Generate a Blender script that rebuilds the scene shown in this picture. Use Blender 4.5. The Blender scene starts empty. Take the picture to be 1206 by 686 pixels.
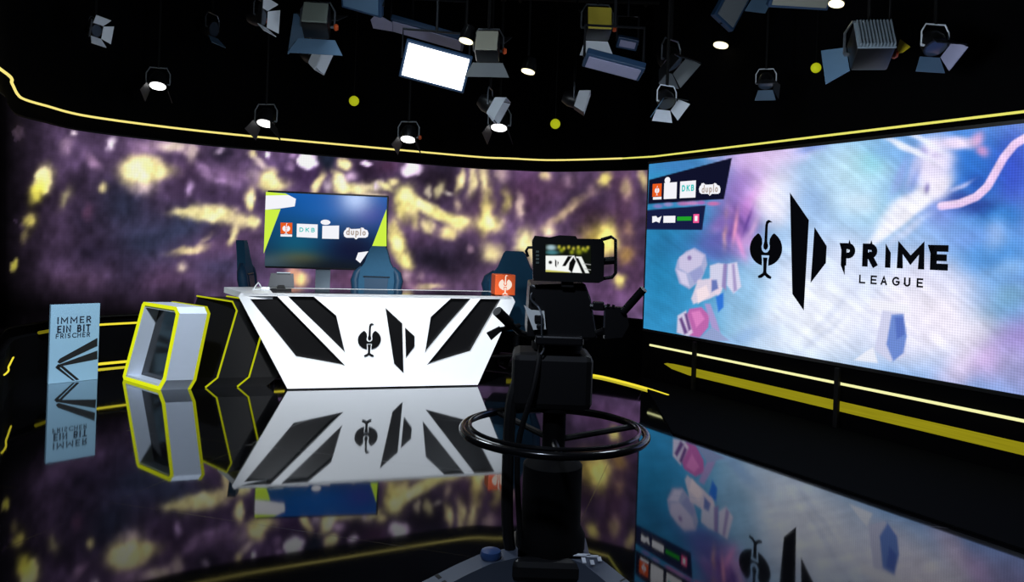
import bpy, bmesh, math, random
import numpy as np
from mathutils import Vector, Matrix
from mathutils.geometry import tessellate_polygon
random.seed(7); rng = np.random.default_rng(11)
SC = bpy.context.scene; COL = SC.collection
PI = math.pi
# ------------------------------------------------------------------ camera geometry
F, CX, CY, H = 871.0, 603.0, 286.0, 1.45
ROLL = 0.035; CR, SR = math.cos(ROLL), math.sin(ROLL)

def ray(px, py):
    u, v = px - CX, py - CY
    return Vector(((CR*u + SR*v)/F, 1.0, -(-SR*u + CR*v)/F))
def at(px, py, Y):
    r = ray(px, py); return Vector((r.x*Y, Y, H + r.z*Y))
def at_z(px, py, z):
    r = ray(px, py); Y = (z - H)/r.z; return Vector((r.x*Y, Y, z))
def proj(P):
    ex, ey = F*P[0]/P[1], F*(H - P[2])/P[1]
    return CX + CR*ex - SR*ey, CY + SR*ex + CR*ey

cam_d = bpy.data.cameras.new('camera'); cam = bpy.data.objects.new('camera', cam_d); COL.objects.link(cam)
cam_d.sensor_width = 36; cam_d.lens = 36*F/1206; cam_d.shift_y = -(343 - CY)/1206; cam_d.clip_start = .05
cam.matrix_world = Matrix.Translation((0, 0, H)) @ Matrix.Rotation(PI/2, 4, 'X') @ Matrix.Rotation(ROLL, 4, 'Z')
SC.camera = cam
SC.view_settings.view_transform = 'Standard'; SC.view_settings.look = 'None'
SC.cycles.max_bounces = 6; SC.cycles.glossy_bounces = 4; SC.cycles.diffuse_bounces = 3
SC.cycles.sample_clamp_indirect = 4.0
W = bpy.data.worlds.new('studio_dark'); SC.world = W; W.use_nodes = True
W.node_tree.nodes['Background'].inputs[0].default_value = (.5, .6, .9, 1)
W.node_tree.nodes['Background'].inputs[1].default_value = .004

# ------------------------------------------------------------------ materials
def lin(c):
    c = np.asarray(c, float)/255.0
    return np.where(c <= .04045, c/12.92, ((c + .055)/1.055)**2.4)
def L4(c): return (*[float(x) for x in lin(c)], 1.0)
MATS = {}
def mat(name, c, rough=.5, metal=0.0, noise=0.06, scale=14, bump=0.0, ior=1.5, spec=None, coat=0):
    if name in MATS: return MATS[name]
    m = bpy.data.materials.new(name); m.use_nodes = True; nt = m.node_tree; b = nt.nodes['Principled BSDF']
    b.inputs['Roughness'].default_value = rough; b.inputs['Metallic'].default_value = metal
    b.inputs['IOR'].default_value = ior
    if spec is not None: b.inputs['Specular IOR Level'].default_value = spec
    if coat: b.inputs['Coat Weight'].default_value = coat
    tc = nt.nodes.new('ShaderNodeTexCoord'); nz = nt.nodes.new('ShaderNodeTexNoise')
    nz.inputs['Scale'].default_value = scale; nz.inputs['Detail'].default_value = 4
    nt.links.new(tc.outputs['Object'], nz.inputs['Vector'])
    mx = nt.nodes.new('ShaderNodeMixRGB'); a = L4(c)
    mx.inputs[1].default_value = tuple(x*(1 - noise) for x in a[:3]) + (1,)
    mx.inputs[2].default_value = tuple(min(1, x*(1 + noise)) for x in a[:3]) + (1,)
    nt.links.new(nz.outputs['Fac'], mx.inputs[0]); nt.links.new(mx.outputs[0], b.inputs['Base Color'])
    if bump:
        bp = nt.nodes.new('ShaderNodeBump'); bp.inputs['Strength'].default_value = bump; bp.inputs['Distance'].default_value = .01
        nt.links.new(nz.outputs['Fac'], bp.inputs['Height']); nt.links.new(bp.outputs[0], b.inputs['Normal'])
    MATS[name] = m; return m
def emis(name, c, s=1.0):
    if name in MATS: return MATS[name]
    m = bpy.data.materials.new(name); m.use_nodes = True; nt = m.node_tree; nt.nodes.clear()
    o = nt.nodes.new('ShaderNodeOutputMaterial'); e = nt.nodes.new('ShaderNodeEmission')
    e.inputs[0].default_value = L4(c); e.inputs[1].default_value = s
    nt.links.new(e.outputs[0], o.inputs[0]); MATS[name] = m; return m
def led_mat(name, strength, pitch=None, depth=.2, gloss=False):
    """emission from the picture stored on the panel, broken into LED cells"""
    m = bpy.data.materials.new(name); m.use_nodes = True; nt = m.node_tree; nt.nodes.clear()
    o = nt.nodes.new('ShaderNodeOutputMaterial'); e = nt.nodes.new('ShaderNodeEmission')
    a = nt.nodes.new('ShaderNodeAttribute'); a.attribute_name = 'picture'
    nt.links.new(a.outputs['Color'], e.inputs[0]); e.inputs[1].default_value = strength
    if pitch:
        uv = nt.nodes.new('ShaderNodeAttribute'); uv.attribute_name = 'panel'
        sp = nt.nodes.new('ShaderNodeSeparateXYZ'); nt.links.new(uv.outputs['Vector'], sp.inputs[0])
        def math_(op, x, y=None):
            n = nt.nodes.new('ShaderNodeMath'); n.operation = op
            if isinstance(x, (int, float)): n.inputs[0].default_value = x
            else: nt.links.new(x, n.inputs[0])
            if y is not None:
                if isinstance(y, (int, float)): n.inputs[1].default_value = y
                else: nt.links.new(y, n.inputs[1])
            return n.outputs[0]
        sx = math_('SINE', math_('MULTIPLY', sp.outputs[0], 2*PI/pitch))
        sy = math_('SINE', math_('MULTIPLY', sp.outputs[1], 2*PI/pitch))
        s = math_('MULTIPLY', math_('ADD', sx, sy), depth*.5)
        nt.links.new(math_('MULTIPLY', math_('ADD', s, 1.0), strength), e.inputs[1])
    if gloss:
        g = nt.nodes.new('ShaderNodeBsdfGlossy'); g.inputs['Roughness'].default_value = .15; g.inputs[0].default_value = (.03, .03, .03, 1)
        ad = nt.nodes.new('ShaderNodeAddShader'); nt.links.new(e.outputs[0], ad.inputs[0]); nt.links.new(g.outputs[0], ad.inputs[1])
        nt.links.new(ad.outputs[0], o.inputs[0])
    else: nt.links.new(e.outputs[0], o.inputs[0])
    return m

BLACK = mat('black_matte', (9, 9, 11), .6, spec=.25)
BLACKP = mat('black_plastic', (13, 13, 15), .38)
WALLB = mat('black_wall_paint', (5, 5, 7), .9, spec=.05)
GRAPH = mat('graphite_metal', (34, 36, 40), .4, .6)
WHITE = mat('white_laminate', (236, 240, 244), .35, noise=.02)
STEEL = mat('grey_steel', (120, 126, 134), .35, .8)

# ------------------------------------------------------------------ mesh helpers
def link(name, bm, m, parent=None, smooth=False, loc=None):
    me = bpy.data.meshes.new(name)
    if isinstance(bm, bmesh.types.BMesh):
        bmesh.ops.recalc_face_normals(bm, faces=bm.faces)
        bm.to_mesh(me); bm.free()
    o = bpy.data.objects.new(name, me)
    me.materials.append(m)
    if smooth:
        for p in me.polygons: p.use_smooth = True
        try: me.set_sharp_from_angle(angle=math.radians(40))
        except Exception: pass
    COL.objects.link(o)
    if parent is not None: o.parent = parent
    if loc is not None: o.location = loc
    return o
def thing(name, label, cat, loc=(0, 0, 0), rz=0, group=None):
    o = bpy.data.objects.new(name, None); COL.objects.link(o); o.empty_display_size = .1
    o.location = loc; o.rotation_euler = (0, 0, rz); o['label'] = label; o['category'] = cat
    if group: o['group'] = group
    return o
def tag(o, label, cat, group=None):
    o['label'] = label; o['category'] = cat
    if group: o['group'] = group
    return o
def struct(o): o['kind'] = 'structure'; return o
def box(bm, c, s, M=None, bev=0):
    M = M or Matrix.Identity(4)
    r = bmesh.ops.create_cube(bm, size=1, matrix=M @ Matrix.Translation(c) @ Matrix.Diagonal((s[0], s[1], s[2], 1)))
    if bev:
        es = list({e for v in r['verts'] for e in v.link_edges})
        bmesh.ops.bevel(bm, geom=es, offset=bev, segments=2, affect='EDGES', profile=.5)
def tube(bm, pts, r, n=10, M=None, caps=True, closed=False):
    pts = [Vector(p) for p in pts]
    if M: pts = [M @ p for p in pts]
    rs = r if isinstance(r, (list, tuple)) else [r]*len(pts)
    rings = []; N = len(pts); prev = None
    for i, p in enumerate(pts):
        if closed: t = (pts[(i+1) % N] - pts[i-1]).normalized()
        else: t = (pts[min(i+1, N-1)] - pts[max(i-1, 0)]).normalized()
        a = prev if prev is not None else (Vector((0, 0, 1)) if abs(t.z) < .9 else Vector((1, 0, 0)))
        a = (a - t*a.dot(t)).normalized(); prev = a; b = t.cross(a)
        rings.append([bm.verts.new(p + (a*math.cos(2*PI*k/n) + b*math.sin(2*PI*k/n))*rs[i]) for k in range(n)])
    for i in range(N if closed else N-1):
        A, B = rings[i], rings[(i+1) % N]
        for k in range(n): bm.faces.new((A[k], A[(k+1) % n], B[(k+1) % n], B[k]))
    if caps and not closed: bm.faces.new(rings[0][::-1]); bm.faces.new(rings[-1])
def lathe(bm, prof, n=20, M=None):
    """prof: list of (r, z)"""
    M = M or Matrix.Identity(4); rings = []
    for r, z in prof:
        rings.append([bm.verts.new(M @ Vector((r*math.cos(2*PI*k/n), r*math.sin(2*PI*k/n), z))) for k in range(n)])
    for A, B in zip(rings, rings[1:]):
        for k in range(n): bm.faces.new((A[k], A[(k+1) % n], B[(k+1) % n], B[k]))
    bm.faces.new(rings[0][::-1]); bm.faces.new(rings[-1])
def prism(bm, pts, d):
    """closed solid: polygon of 3-D points swept by vector d"""
    d = Vector(d); pts = [Vector(p) for p in pts]
    a = [bm.verts.new(p) for p in pts]; b = [bm.verts.new(p + d) for p in pts]; n = len(pts)
    for i in range(n): bm.faces.new((a[i], b[i], b[(i+1) % n], a[(i+1) % n]))
    if n <= 4: bm.faces.new(a); bm.faces.new(b[::-1]); return
    for t in tessellate_polygon([pts]):
        try: bm.faces.new([a[i] for i in t]); bm.faces.new([b[i] for i in reversed(t)])
        except ValueError: pass
def poly(bm, pts):
    pts = [Vector(p) for p in pts]; vs = [bm.verts.new(p) for p in pts]
    if len(pts) <= 4: bm.faces.new(vs); return
    for t in tessellate_polygon([pts]):
        try: bm.faces.new([vs[i] for i in t])
        except ValueError: pass
def solidify_poly(bm, pts, th):
    """a thin plate: polygon of 3-D points thickened both ways"""
    pts = [Vector(p) for p in pts]; n = (pts[1]-pts[0]).cross(pts[2]-pts[1]).normalized()
    prism(bm, [p - n*th/2 for p in pts], n*th)
def plate_with_holes(name, outer, holes, th, m, parent):
    """flat plate in local XZ (front at y=0, back at y=th) with real cut-outs"""
    cu = bpy.data.curves.new(name, 'CURVE'); cu.dimensions = '2D'; cu.fill_mode = 'BOTH'; cu.extrude = th/2
    for pts in [outer] + holes:
        s = cu.splines.new('POLY'); s.points.add(len(pts)-1); s.use_cyclic_u = True
        for q, p in zip(s.points, pts): q.co = (p[0], p[1], 0, 1)
    tmp = bpy.data.objects.new(name, cu); COL.objects.link(tmp)
    dg = bpy.context.evaluated_depsgraph_get(); me = bpy.data.meshes.new_from_object(tmp.evaluated_get(dg))
    bpy.data.objects.remove(tmp)
    me.transform(Matrix.Translation((0, th/2, 0)) @ Matrix.Rotation(PI/2, 4, 'X'))
    me.name = name; me.materials.clear(); me.materials.append(m)
    o = bpy.data.objects.new(name, me); COL.objects.link(o); o.parent = parent
    return o
def smoothpath(pts, sub=8):
    pts = [Vector(p) for p in pts]; out = []
    for i in range(len(pts)-1):
        p0, p1, p2, p3 = pts[max(i-1, 0)], pts[i], pts[i+1], pts[min(i+2, len(pts)-1)]
        for k in range(sub):
            t = k/sub
            out.append(.5*((2*p1) + (p2-p0)*t + (2*p0-5*p1+4*p2-p3)*t*t + (3*p1-p0-3*p2+p3)*t**3))
    return out + [pts[-1]]

# ------------------------------------------------------------------ lettering drawn with a broad stroke
def arc(cx, cy, rx, ry, a0, a1, n=10):
    return [(cx + rx*math.cos(math.radians(a0 + (a1-a0)*i/n)), cy + ry*math.sin(math.radians(a0 + (a1-a0)*i/n))) for i in range(n+1)]
GL = {  # width, strokes on a unit-high letter
 'I': (.0, [[(0, 0), (0, 1)]]),
 'M': (.85, [[(0, 0), (0, 1), (.425, .3), (.85, 1), (.85, 0)]]),
 'E': (.48, [[(.48, 1), (0, 1), (0, 0), (.48, 0)], [(0, .5), (.42, .5)]]),
 'F': (.48, [[(.48, 1), (0, 1), (0, 0)], [(0, .5), (.42, .5)]]),
 'L': (.45, [[(0, 1), (0, 0), (.45, 0)]]),
 'N': (.62, [[(0, 0), (0, 1), (.62, 0), (.62, 1)]]),
 'T': (.56, [[(0, 1), (.56, 1)], [(.28, 1), (.28, 0)]]),
 'H': (.6, [[(0, 0), (0, 1)], [(.6, 0), (.6, 1)], [(0, .5), (.6, .5)]]),
 'A': (.7, [[(0, 0), (.35, 1), (.7, 0)], [(.13, .3), (.57, .3)]]),
 'U': (.6, [[(0, 1), (0, .3)] + arc(.3, .3, .3, .3, 180, 360) + [(.6, 1)]]),
 'R': (.52, [[(0, 0), (0, 1), (.27, 1)] + arc(.27, .74, .25, .26, 90, -90) + [(0, .48)], [(.25, .48), (.52, 0)]]),
 'P': (.5, [[(0, 0), (0, 1), (.25, 1)] + arc(.25, .72, .25, .28, 90, -90) + [(0, .44)]]),
 'B': (.52, [[(0, .5), (0, 1), (.25, 1)] + arc(.25, .76, .22, .24, 90, -90) + [(0, .52)], [(0, .52), (0, 0), (.27, 0)], arc(.27, .26, .25, .26, -90, 90) + [(0, .52)]]),
 'D': (.6, [[(.25, 0), (0, 0), (0, 1), (.25, 1)] + arc(.25, .5, .35, .5, 90, -90)]),
 'K': (.52, [[(0, 0), (0, 1)], [(.52, 1), (.02, .45)], [(.18, .6), (.52, 0)]]),
 'S': (.5, [arc(.25, .745, .24, .255, 40, 270, 12) + arc(.25, .245, .25, .245, 90, -140, 12)]),
 'C': (.68, [arc(.5, .5, .5, .5, 50, 310, 16)]),
 'G': (.75, [arc(.5, .5, .5, .5, 50, 335, 16) + [(.95, .45), (.58, .45)]]),
 'd': (.5, [arc(.25, .28, .25, .28, 0, 360, 16), [(.5, 1), (.5, 0)]]),
 'u': (.46, [[(0, .56), (0, .24)] + arc(.23, .24, .23, .24, 180, 360) + [(.46, .56)]]),
 'p': (.5, [arc(.25, .28, .25, .28, 0, 360, 16), [(0, .56), (0, -.35)]]),
 'l': (.0, [[(0, 1), (0, 0)]]),
 'o': (.5, [arc(.25, .28, .25, .28, 0, 360, 16)]),
 ' ': (.3, []),
}
def ribbon(bm, pts, w, to3):
    P = [Vector((x, y)) for x, y in pts]; n = len(P); closed = (P[0]-P[-1]).length < 1e-5
    if closed: P = P[:-1]; n -= 1
    else: P[0] = P[0] + (P[0]-P[1]).normalized()*w/2; P[-1] = P[-1] + (P[-1]-P[-2]).normalized()*w/2
    Ls, Rs = [], []
    for i in range(n):
        a = P[i-1] if (i > 0 or closed) else None; b = P[(i+1) % n] if (i < n-1 or closed) else None
        d1 = (P[i]-a).normalized() if a is not None else (b-P[i]).normalized()
        d2 = (b-P[i]).normalized() if b is not None else d1
        t = d1 + d2
        t = t.normalized() if t.length > 1e-4 else d1
        nrm = Vector((-t.y, t.x)); k = max(.45, abs(nrm.dot(Vector((-d1.y, d1.x)))))
        off = nrm*(w/2/k)
        Ls.append(bm.verts.new(to3(*(P[i]+off)))); Rs.append(bm.verts.new(to3(*(P[i]-off))))
    for i in range(n if closed else n-1):
        j = (i+1) % n
        try: bm.faces.new((Ls[i], Rs[i], Rs[j], Ls[j]))
        except ValueError: pass
def text_width(s, track):
    return sum(GL[c][0] for c in s) + track*(len(s)-1)
def write(bm, s, x0, x1, z0, z1, weight, to3):
    """fit the word s in the box; weight in letter heights"""
    track = .34 + weight
    tw = text_width(s, track); hgt = z1 - z0; wst = hgt*weight
    kx = (x1 - x0 - wst)/max(tw, 1e-3); x = x0 + wst/2; kz = hgt - wst
    for c in s:
        for st in GL[c][1]:
            ribbon(bm, [(x + p[0]*kx, z0 + wst/2 + p[1]*kz) for p in st], wst, to3)
        x += (GL[c][0] + track)*kx
def emblem(bm, cx, cz, r, to3, legs_gap=.06):
    """bird emblem: round body cut by the outlined neck and legs"""
    def P(pts): poly(bm, [to3(cx + x*r, cz + z*r) for x, z in pts])
    def side(sg):
        out = [(sg*.55, .86), (sg*.40, .76), (sg*.27, .55), (sg*.24, .28), (sg*.29, .1), (sg*.25, -.08), (sg*.13, -.2), (0, -.23), (0, -.38), (sg*.27, -.38), (sg*.22, -.62), (sg*.22, -.96)]
        return out + [(sg*1.12*math.cos(math.radians(t)), .97*math.sin(math.radians(t))) for t in range(-75, 60, 9)]
    for sg in (-1, 1): P(side(sg))
    P([(-.08, 1.3), (-.03, 1.5), (.1, 1.6), (.22, 1.58), (.42, 1.46), (.2, 1.45), (.12, 1.38), (.1, 1.2), (.1, .42), (.17, .15), (.13, 0), (0, -.09), (-.13, 0), (-.17, .15), (-.1, .42)])
    P([(-.16, -.5), (.16, -.5), (.12, -.8), (.11, -1.28), (.16, -1.38), (.48, -1.56), (.42, -1.68), (.2, -1.64), (0, -1.5), (-.2, -1.64), (-.42, -1.68), (-.48, -1.56), (-.16, -1.38), (-.11, -1.28), (-.12, -.8)])

# ------------------------------------------------------------------ pictures painted on panels
def vnoise(x, y, seed):
    r = np.random.default_rng(seed); g = r.random((64, 64))
    xi = np.floor(x).astype(int); yi = np.floor(y).astype(int); fx = x - xi; fy = y - yi
    fx = fx*fx*(3-2*fx); fy = fy*fy*(3-2*fy)
    a = g[xi % 64, yi % 64]; b = g[(xi+1) % 64, yi % 64]; c = g[xi % 64, (yi+1) % 64]; d = g[(xi+1) % 64, (yi+1) % 64]
    return (a*(1-fx)+b*fx)*(1-fy) + (c*(1-fx)+d*fx)*fy
def fbm(x, y, seed, o=4):
    s = 0; k = .5
    for i in range(o): s = s + k*vnoise(x*2**i + 5.3*i, y*2**i + 9.1*i, seed+i); k *= .5
    return s
def blob(img, X, Y, cx, cy, rx, ry, ang, col, al=1.0, p=1.3):
    c, s = math.cos(math.radians(ang)), math.sin(math.radians(ang))
    u = ((X-cx)*c + (Y-cy)*s)/rx; v = (-(X-cx)*s + (Y-cy)*c)/ry
    a = (al*np.exp(-(u*u+v*v)**p))[:, None]
    img[:] = img*(1-a) + np.asarray(col, float)*a
def fillpoly(img, X, Y, pts, col, al=1.0, soft=1.2):
    """convex polygon with a soft edge"""
    pts = np.asarray(pts, float); area = 0
    for i in range(len(pts)):
        x0, y0 = pts[i]; x1, y1 = pts[(i+1) % len(pts)]; area += x0*y1 - x1*y0
    sg = 1 if area > 0 else -1; d = np.full(X.shape, 1e9)
    for i in range(len(pts)):
        x0, y0 = pts[i]; x1, y1 = pts[(i+1) % len(pts)]; l = math.hypot(x1-x0, y1-y0)
        d = np.minimum(d, sg*((x1-x0)*(Y-y0) - (y1-y0)*(X-x0))/l)
    a = (al*np.clip(d/soft + .5, 0, 1))[:, None]
    img[:] = img*(1-a) + np.asarray(col, float)*a
def picture_mesh(name, P, uv, nx, ny, paint, m, parent=None):
    """P: (ny,nx,3) world/local points; uv: panel metres; paint(X,Y)->sRGB image on the points"""
    me = bpy.data.meshes.new(name)
    idx = np.arange(nx*ny).reshape(ny, nx)
    quads = np.stack([idx[:-1, :-1], idx[:-1, 1:], idx[1:, 1:], idx[1:, :-1]], -1).reshape(-1, 4)
    me.from_pydata(P.reshape(-1, 3).tolist(), [], quads.tolist())
    a = me.attributes.new('picture', 'FLOAT_COLOR', 'POINT')
    rgb = lin(np.clip(paint, 0, 255)); rgba = np.concatenate([rgb, np.ones((len(rgb), 1))], 1)
    a.data.foreach_set('color', rgba.astype(np.float32).ravel())
    b = me.attributes.new('panel', 'FLOAT_VECTOR', 'POINT')
    b.data.foreach_set('vector', np.concatenate([uv.reshape(-1, 2), np.zeros((nx*ny, 1))], 1).astype(np.float32).ravel())
    me.materials.append(m)
    o = bpy.data.objects.new(name, me); COL.objects.link(o)
    if parent is not None: o.parent = parent
    return o

# ================================================================== ROOM
CEIL = 4.9
# plan of the curved back wall, read off the glowing cornice (2.6 m up)
LZ = 2.6
corn = [(0, 84.6), (9, 98), (16, 110.7), (25, 117), (50, 124.4), (99.5, 136.8), (199, 150.5), (298.5, 161.2), (418.5, 172.3), (557, 184.8), (600, 187), (651, 189), (734, 187), (790, 184.6)]
wall_ctrl = [at_z(x, y, LZ) for x, y in corn]
wall_plan = [Vector((-3.0, -.5, LZ)), Vector((-3.1, 1.8, LZ)), Vector((-3.45, 4.2, LZ))] + wall_ctrl
plan = [Vector((p.x, p.y)) for p in smoothpath(wall_plan, 10)]
def off_plan(pl, d):
    out = []
    for i, p in enumerate(pl):
        t = (pl[min(i+1, len(pl)-1)] - pl[max(i-1, 0)]).normalized()
        out.append(p + Vector((-t.y, t.x))*d)      # + = outwards (behind the wall)
    return out
def wall_sheet(name, pl, z0, z1, m, th=0.0, parent=None):
    bm = bmesh.new(); a = [bm.verts.new((p.x, p.y, z0)) for p in pl]; b = [bm.verts.new((p.x, p.y, z1)) for p in pl]
    for i in range(len(pl)-1): bm.faces.new((a[i], a[i+1], b[i+1], b[i]))
    if th:
        q = off_plan(pl, th); c = [bm.verts.new((p.x, p.y, z0)) for p in q]; d = [bm.verts.new((p.x, p.y, z1)) for p in q]
        for i in range(len(pl)-1):
            bm.faces.new((d[i], d[i+1], c[i+1], c[i])); bm.faces.new((b[i], b[i+1], d[i+1], d[i])); bm.faces.new((c[i], c[i+1], a[i+1], a[i]))
        bm.faces.new((a[0], b[0], d[0], c[0])); bm.faces.new((c[-1], d[-1], b[-1], a[-1]))
    return link(name, bm, m, parent)
back = wall_sheet('wall_back', off_plan(plan, .06), 0, CEIL, WALLB, .08); struct(back)

# glossy black floor with faint panel joints
FL = bpy.data.materials.new('black_mirror_floor'); FL.use_nodes = True; nt = FL.node_tree; b = nt.nodes['Principled BSDF']
b.inputs['Base Color'].default_value = (.0035, .0035, .0045, 1); b.inputs['IOR'].default_value = 1.75
tc = nt.nodes.new('ShaderNodeTexCoord'); mp = nt.nodes.new('ShaderNodeMapping'); mp.inputs['Rotation'].default_value = (0, 0, .26)
mp.inputs['Location'].default_value = (.6, .35, 0)
nt.links.new(tc.outputs['Object'], mp.inputs[0])
br = nt.nodes.new('ShaderNodeTexBrick'); br.offset = 0; br.inputs['Scale'].default_value = 1; br.inputs['Brick Width'].default_value = 2.4
br.inputs['Row Height'].default_value = 1.2; br.inputs['Mortar Size'].default_value = .0022
br.inputs['Color1'].default_value = br.inputs['Color2'].default_value = (0, 0, 0, 1); br.inputs['Mortar'].default_value = (1, 1, 1, 1)
nt.links.new(mp.outputs[0], br.inputs[0])
nz = nt.nodes.new('ShaderNodeTexNoise'); nz.inputs['Scale'].default_value = 2.2; nt.links.new(tc.outputs['Object'], nz.inputs['Vector'])
mr = nt.nodes.new('ShaderNodeMapRange'); mr.inputs['To Min'].default_value = .02; mr.inputs['To Max'].default_value = .06
nt.links.new(nz.outputs['Fac'], mr.inputs['Value'])
mx = nt.nodes.new('ShaderNodeMath'); mx.operation = 'ADD'
ml = nt.nodes.new('ShaderNodeMath'); ml.operation = 'MULTIPLY'; ml.inputs[1].default_value = .10
nt.links.new(br.outputs['Color'], ml.inputs[0]); nt.links.new(mr.outputs[0], mx.inputs[0]); nt.links.new(ml.outputs[0], mx.inputs[1])
nt.links.new(mx.outputs[0], b.inputs['Roughness'])
b.inputs['Specular IOR Level'].default_value = 0
lwt = nt.nodes.new('ShaderNodeLayerWeight'); lwt.inputs['Blend'].default_value = .5
pw = nt.nodes.new('ShaderNodeMath'); pw.operation = 'POWER'; pw.inputs[1].default_value = 5.2; nt.links.new(lwt.outputs['Facing'], pw.inputs[0])
sc1 = nt.nodes.new('ShaderNodeMath'); sc1.operation = 'MULTIPLY'; sc1.inputs[1].default_value = 1.68; sc1.use_clamp = True; nt.links.new(pw.outputs[0], sc1.inputs[0])
gls = nt.nodes.new('ShaderNodeBsdfGlossy'); nt.links.new(mx.outputs[0], gls.inputs['Roughness']); gls.inputs[0].default_value = (.95, .97, 1, 1)
mxs = nt.nodes.new('ShaderNodeMixShader'); nt.links.new(sc1.outputs[0], mxs.inputs[0]); nt.links.new(b.outputs[0], mxs.inputs[1]); nt.links.new(gls.outputs[0], mxs.inputs[2])
nt.links.new(mxs.outputs[0], nt.nodes['Material Output'].inputs[0])
bm = bmesh.new(); box(bm, (0, 4.5, -.05), (14, 14, .1)); struct(link('floor', bm, FL))
bm = bmesh.new(); box(bm, (0, 4.5, CEIL+.05), (14, 14, .1)); struct(link('ceiling', bm, WALLB))

# ------------------------------------------------------------------ right screen plane
SD = Vector((.513, -.859)).normalized(); SN = Vector((-SD.y, SD.x))       # SN points behind the screen
if SN.y < 0: SN = -SN
S0 = Vector((1.50, 8.26))                                                 # left edge of the picture
SB, ST, SLEN = .545, 2.38, 4.75
def S3(s, z, out=0.0):
    p = S0 + SD*s - SN*out; return Vector((p.x, p.y, z))
def S(px, py):
    r = ray(px, py); n = SN; t = n.dot(S0)/(n.x*r.x + n.y*r.y)
    P = r*t; return ((Vector((P.x, P.y)) - S0).dot(SD), H + P.z)
# black wall behind the screen
bm = bmesh.new()
prism(bm, [S3(-.12, 0, -.10), S3(7.0, 0, -.10), S3(7.0, CEIL, -.10), S3(-.12, CEIL, -.10)], (SN.x*.1, SN.y*.1, 0))
struct(link('wall_right', bm, WALLB))

# ------------------------------------------------------------------ curved video wall
i0 = min(range(len(plan)), key=lambda i: abs(plan[i].y - 5.0) + (0 if plan[i].x < -2 else 99))
led_plan = plan[i0:]
seg = [0.0]
for p, q in zip(led_plan, led_plan[1:]): seg.append(seg[-1] + (q-p).length)
nx, ny = 420, 100
ss = np.linspace(0, seg[-1], nx)
lx = np.interp(ss, seg, [p.x for p in led_plan]); ly = np.interp(ss, seg, [p.y for p in led_plan])
LB, LT = .53, 2.44
zz = np.linspace(LB, LT, ny)
P = np.zeros((ny, nx, 3)); P[:, :, 0] = lx; P[:, :, 1] = ly; P[:, :, 2] = zz[:, None]
uv = np.zeros((ny, nx, 2)); uv[:, :, 0] = ss; uv[:, :, 1] = zz[:, None]
ex = F*P[..., 0]/P[..., 1]; ey = F*(H-P[..., 2])/P[..., 1]
X = (CX + CR*ex - SR*ey).ravel(); Y = (CY + SR*ex + CR*ey).ravel()
wx = X + 8*(fbm(X/34, Y/34, 3, 3)-.44) + 7*(fbm(X/9, Y/9, 23, 2)-.38); wy = Y + 8*(fbm(X/34, Y/34, 17, 3)-.44) + 7*(fbm(X/9, Y/9, 29, 2)-.38)
img = np.zeros((X.size, 3)); img[:] = (84, 68, 94)
n1 = fbm(X/70, Y/45, 5)[:, None]; img = img*(.55 + .95*n1)
YC, YB, PU, PL, DK, WH, TE = (222, 208, 158), (244, 234, 170), (112, 84, 116), (140, 112, 146), (34, 30, 44), (226, 208, 232), (46, 56, 76)
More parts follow.
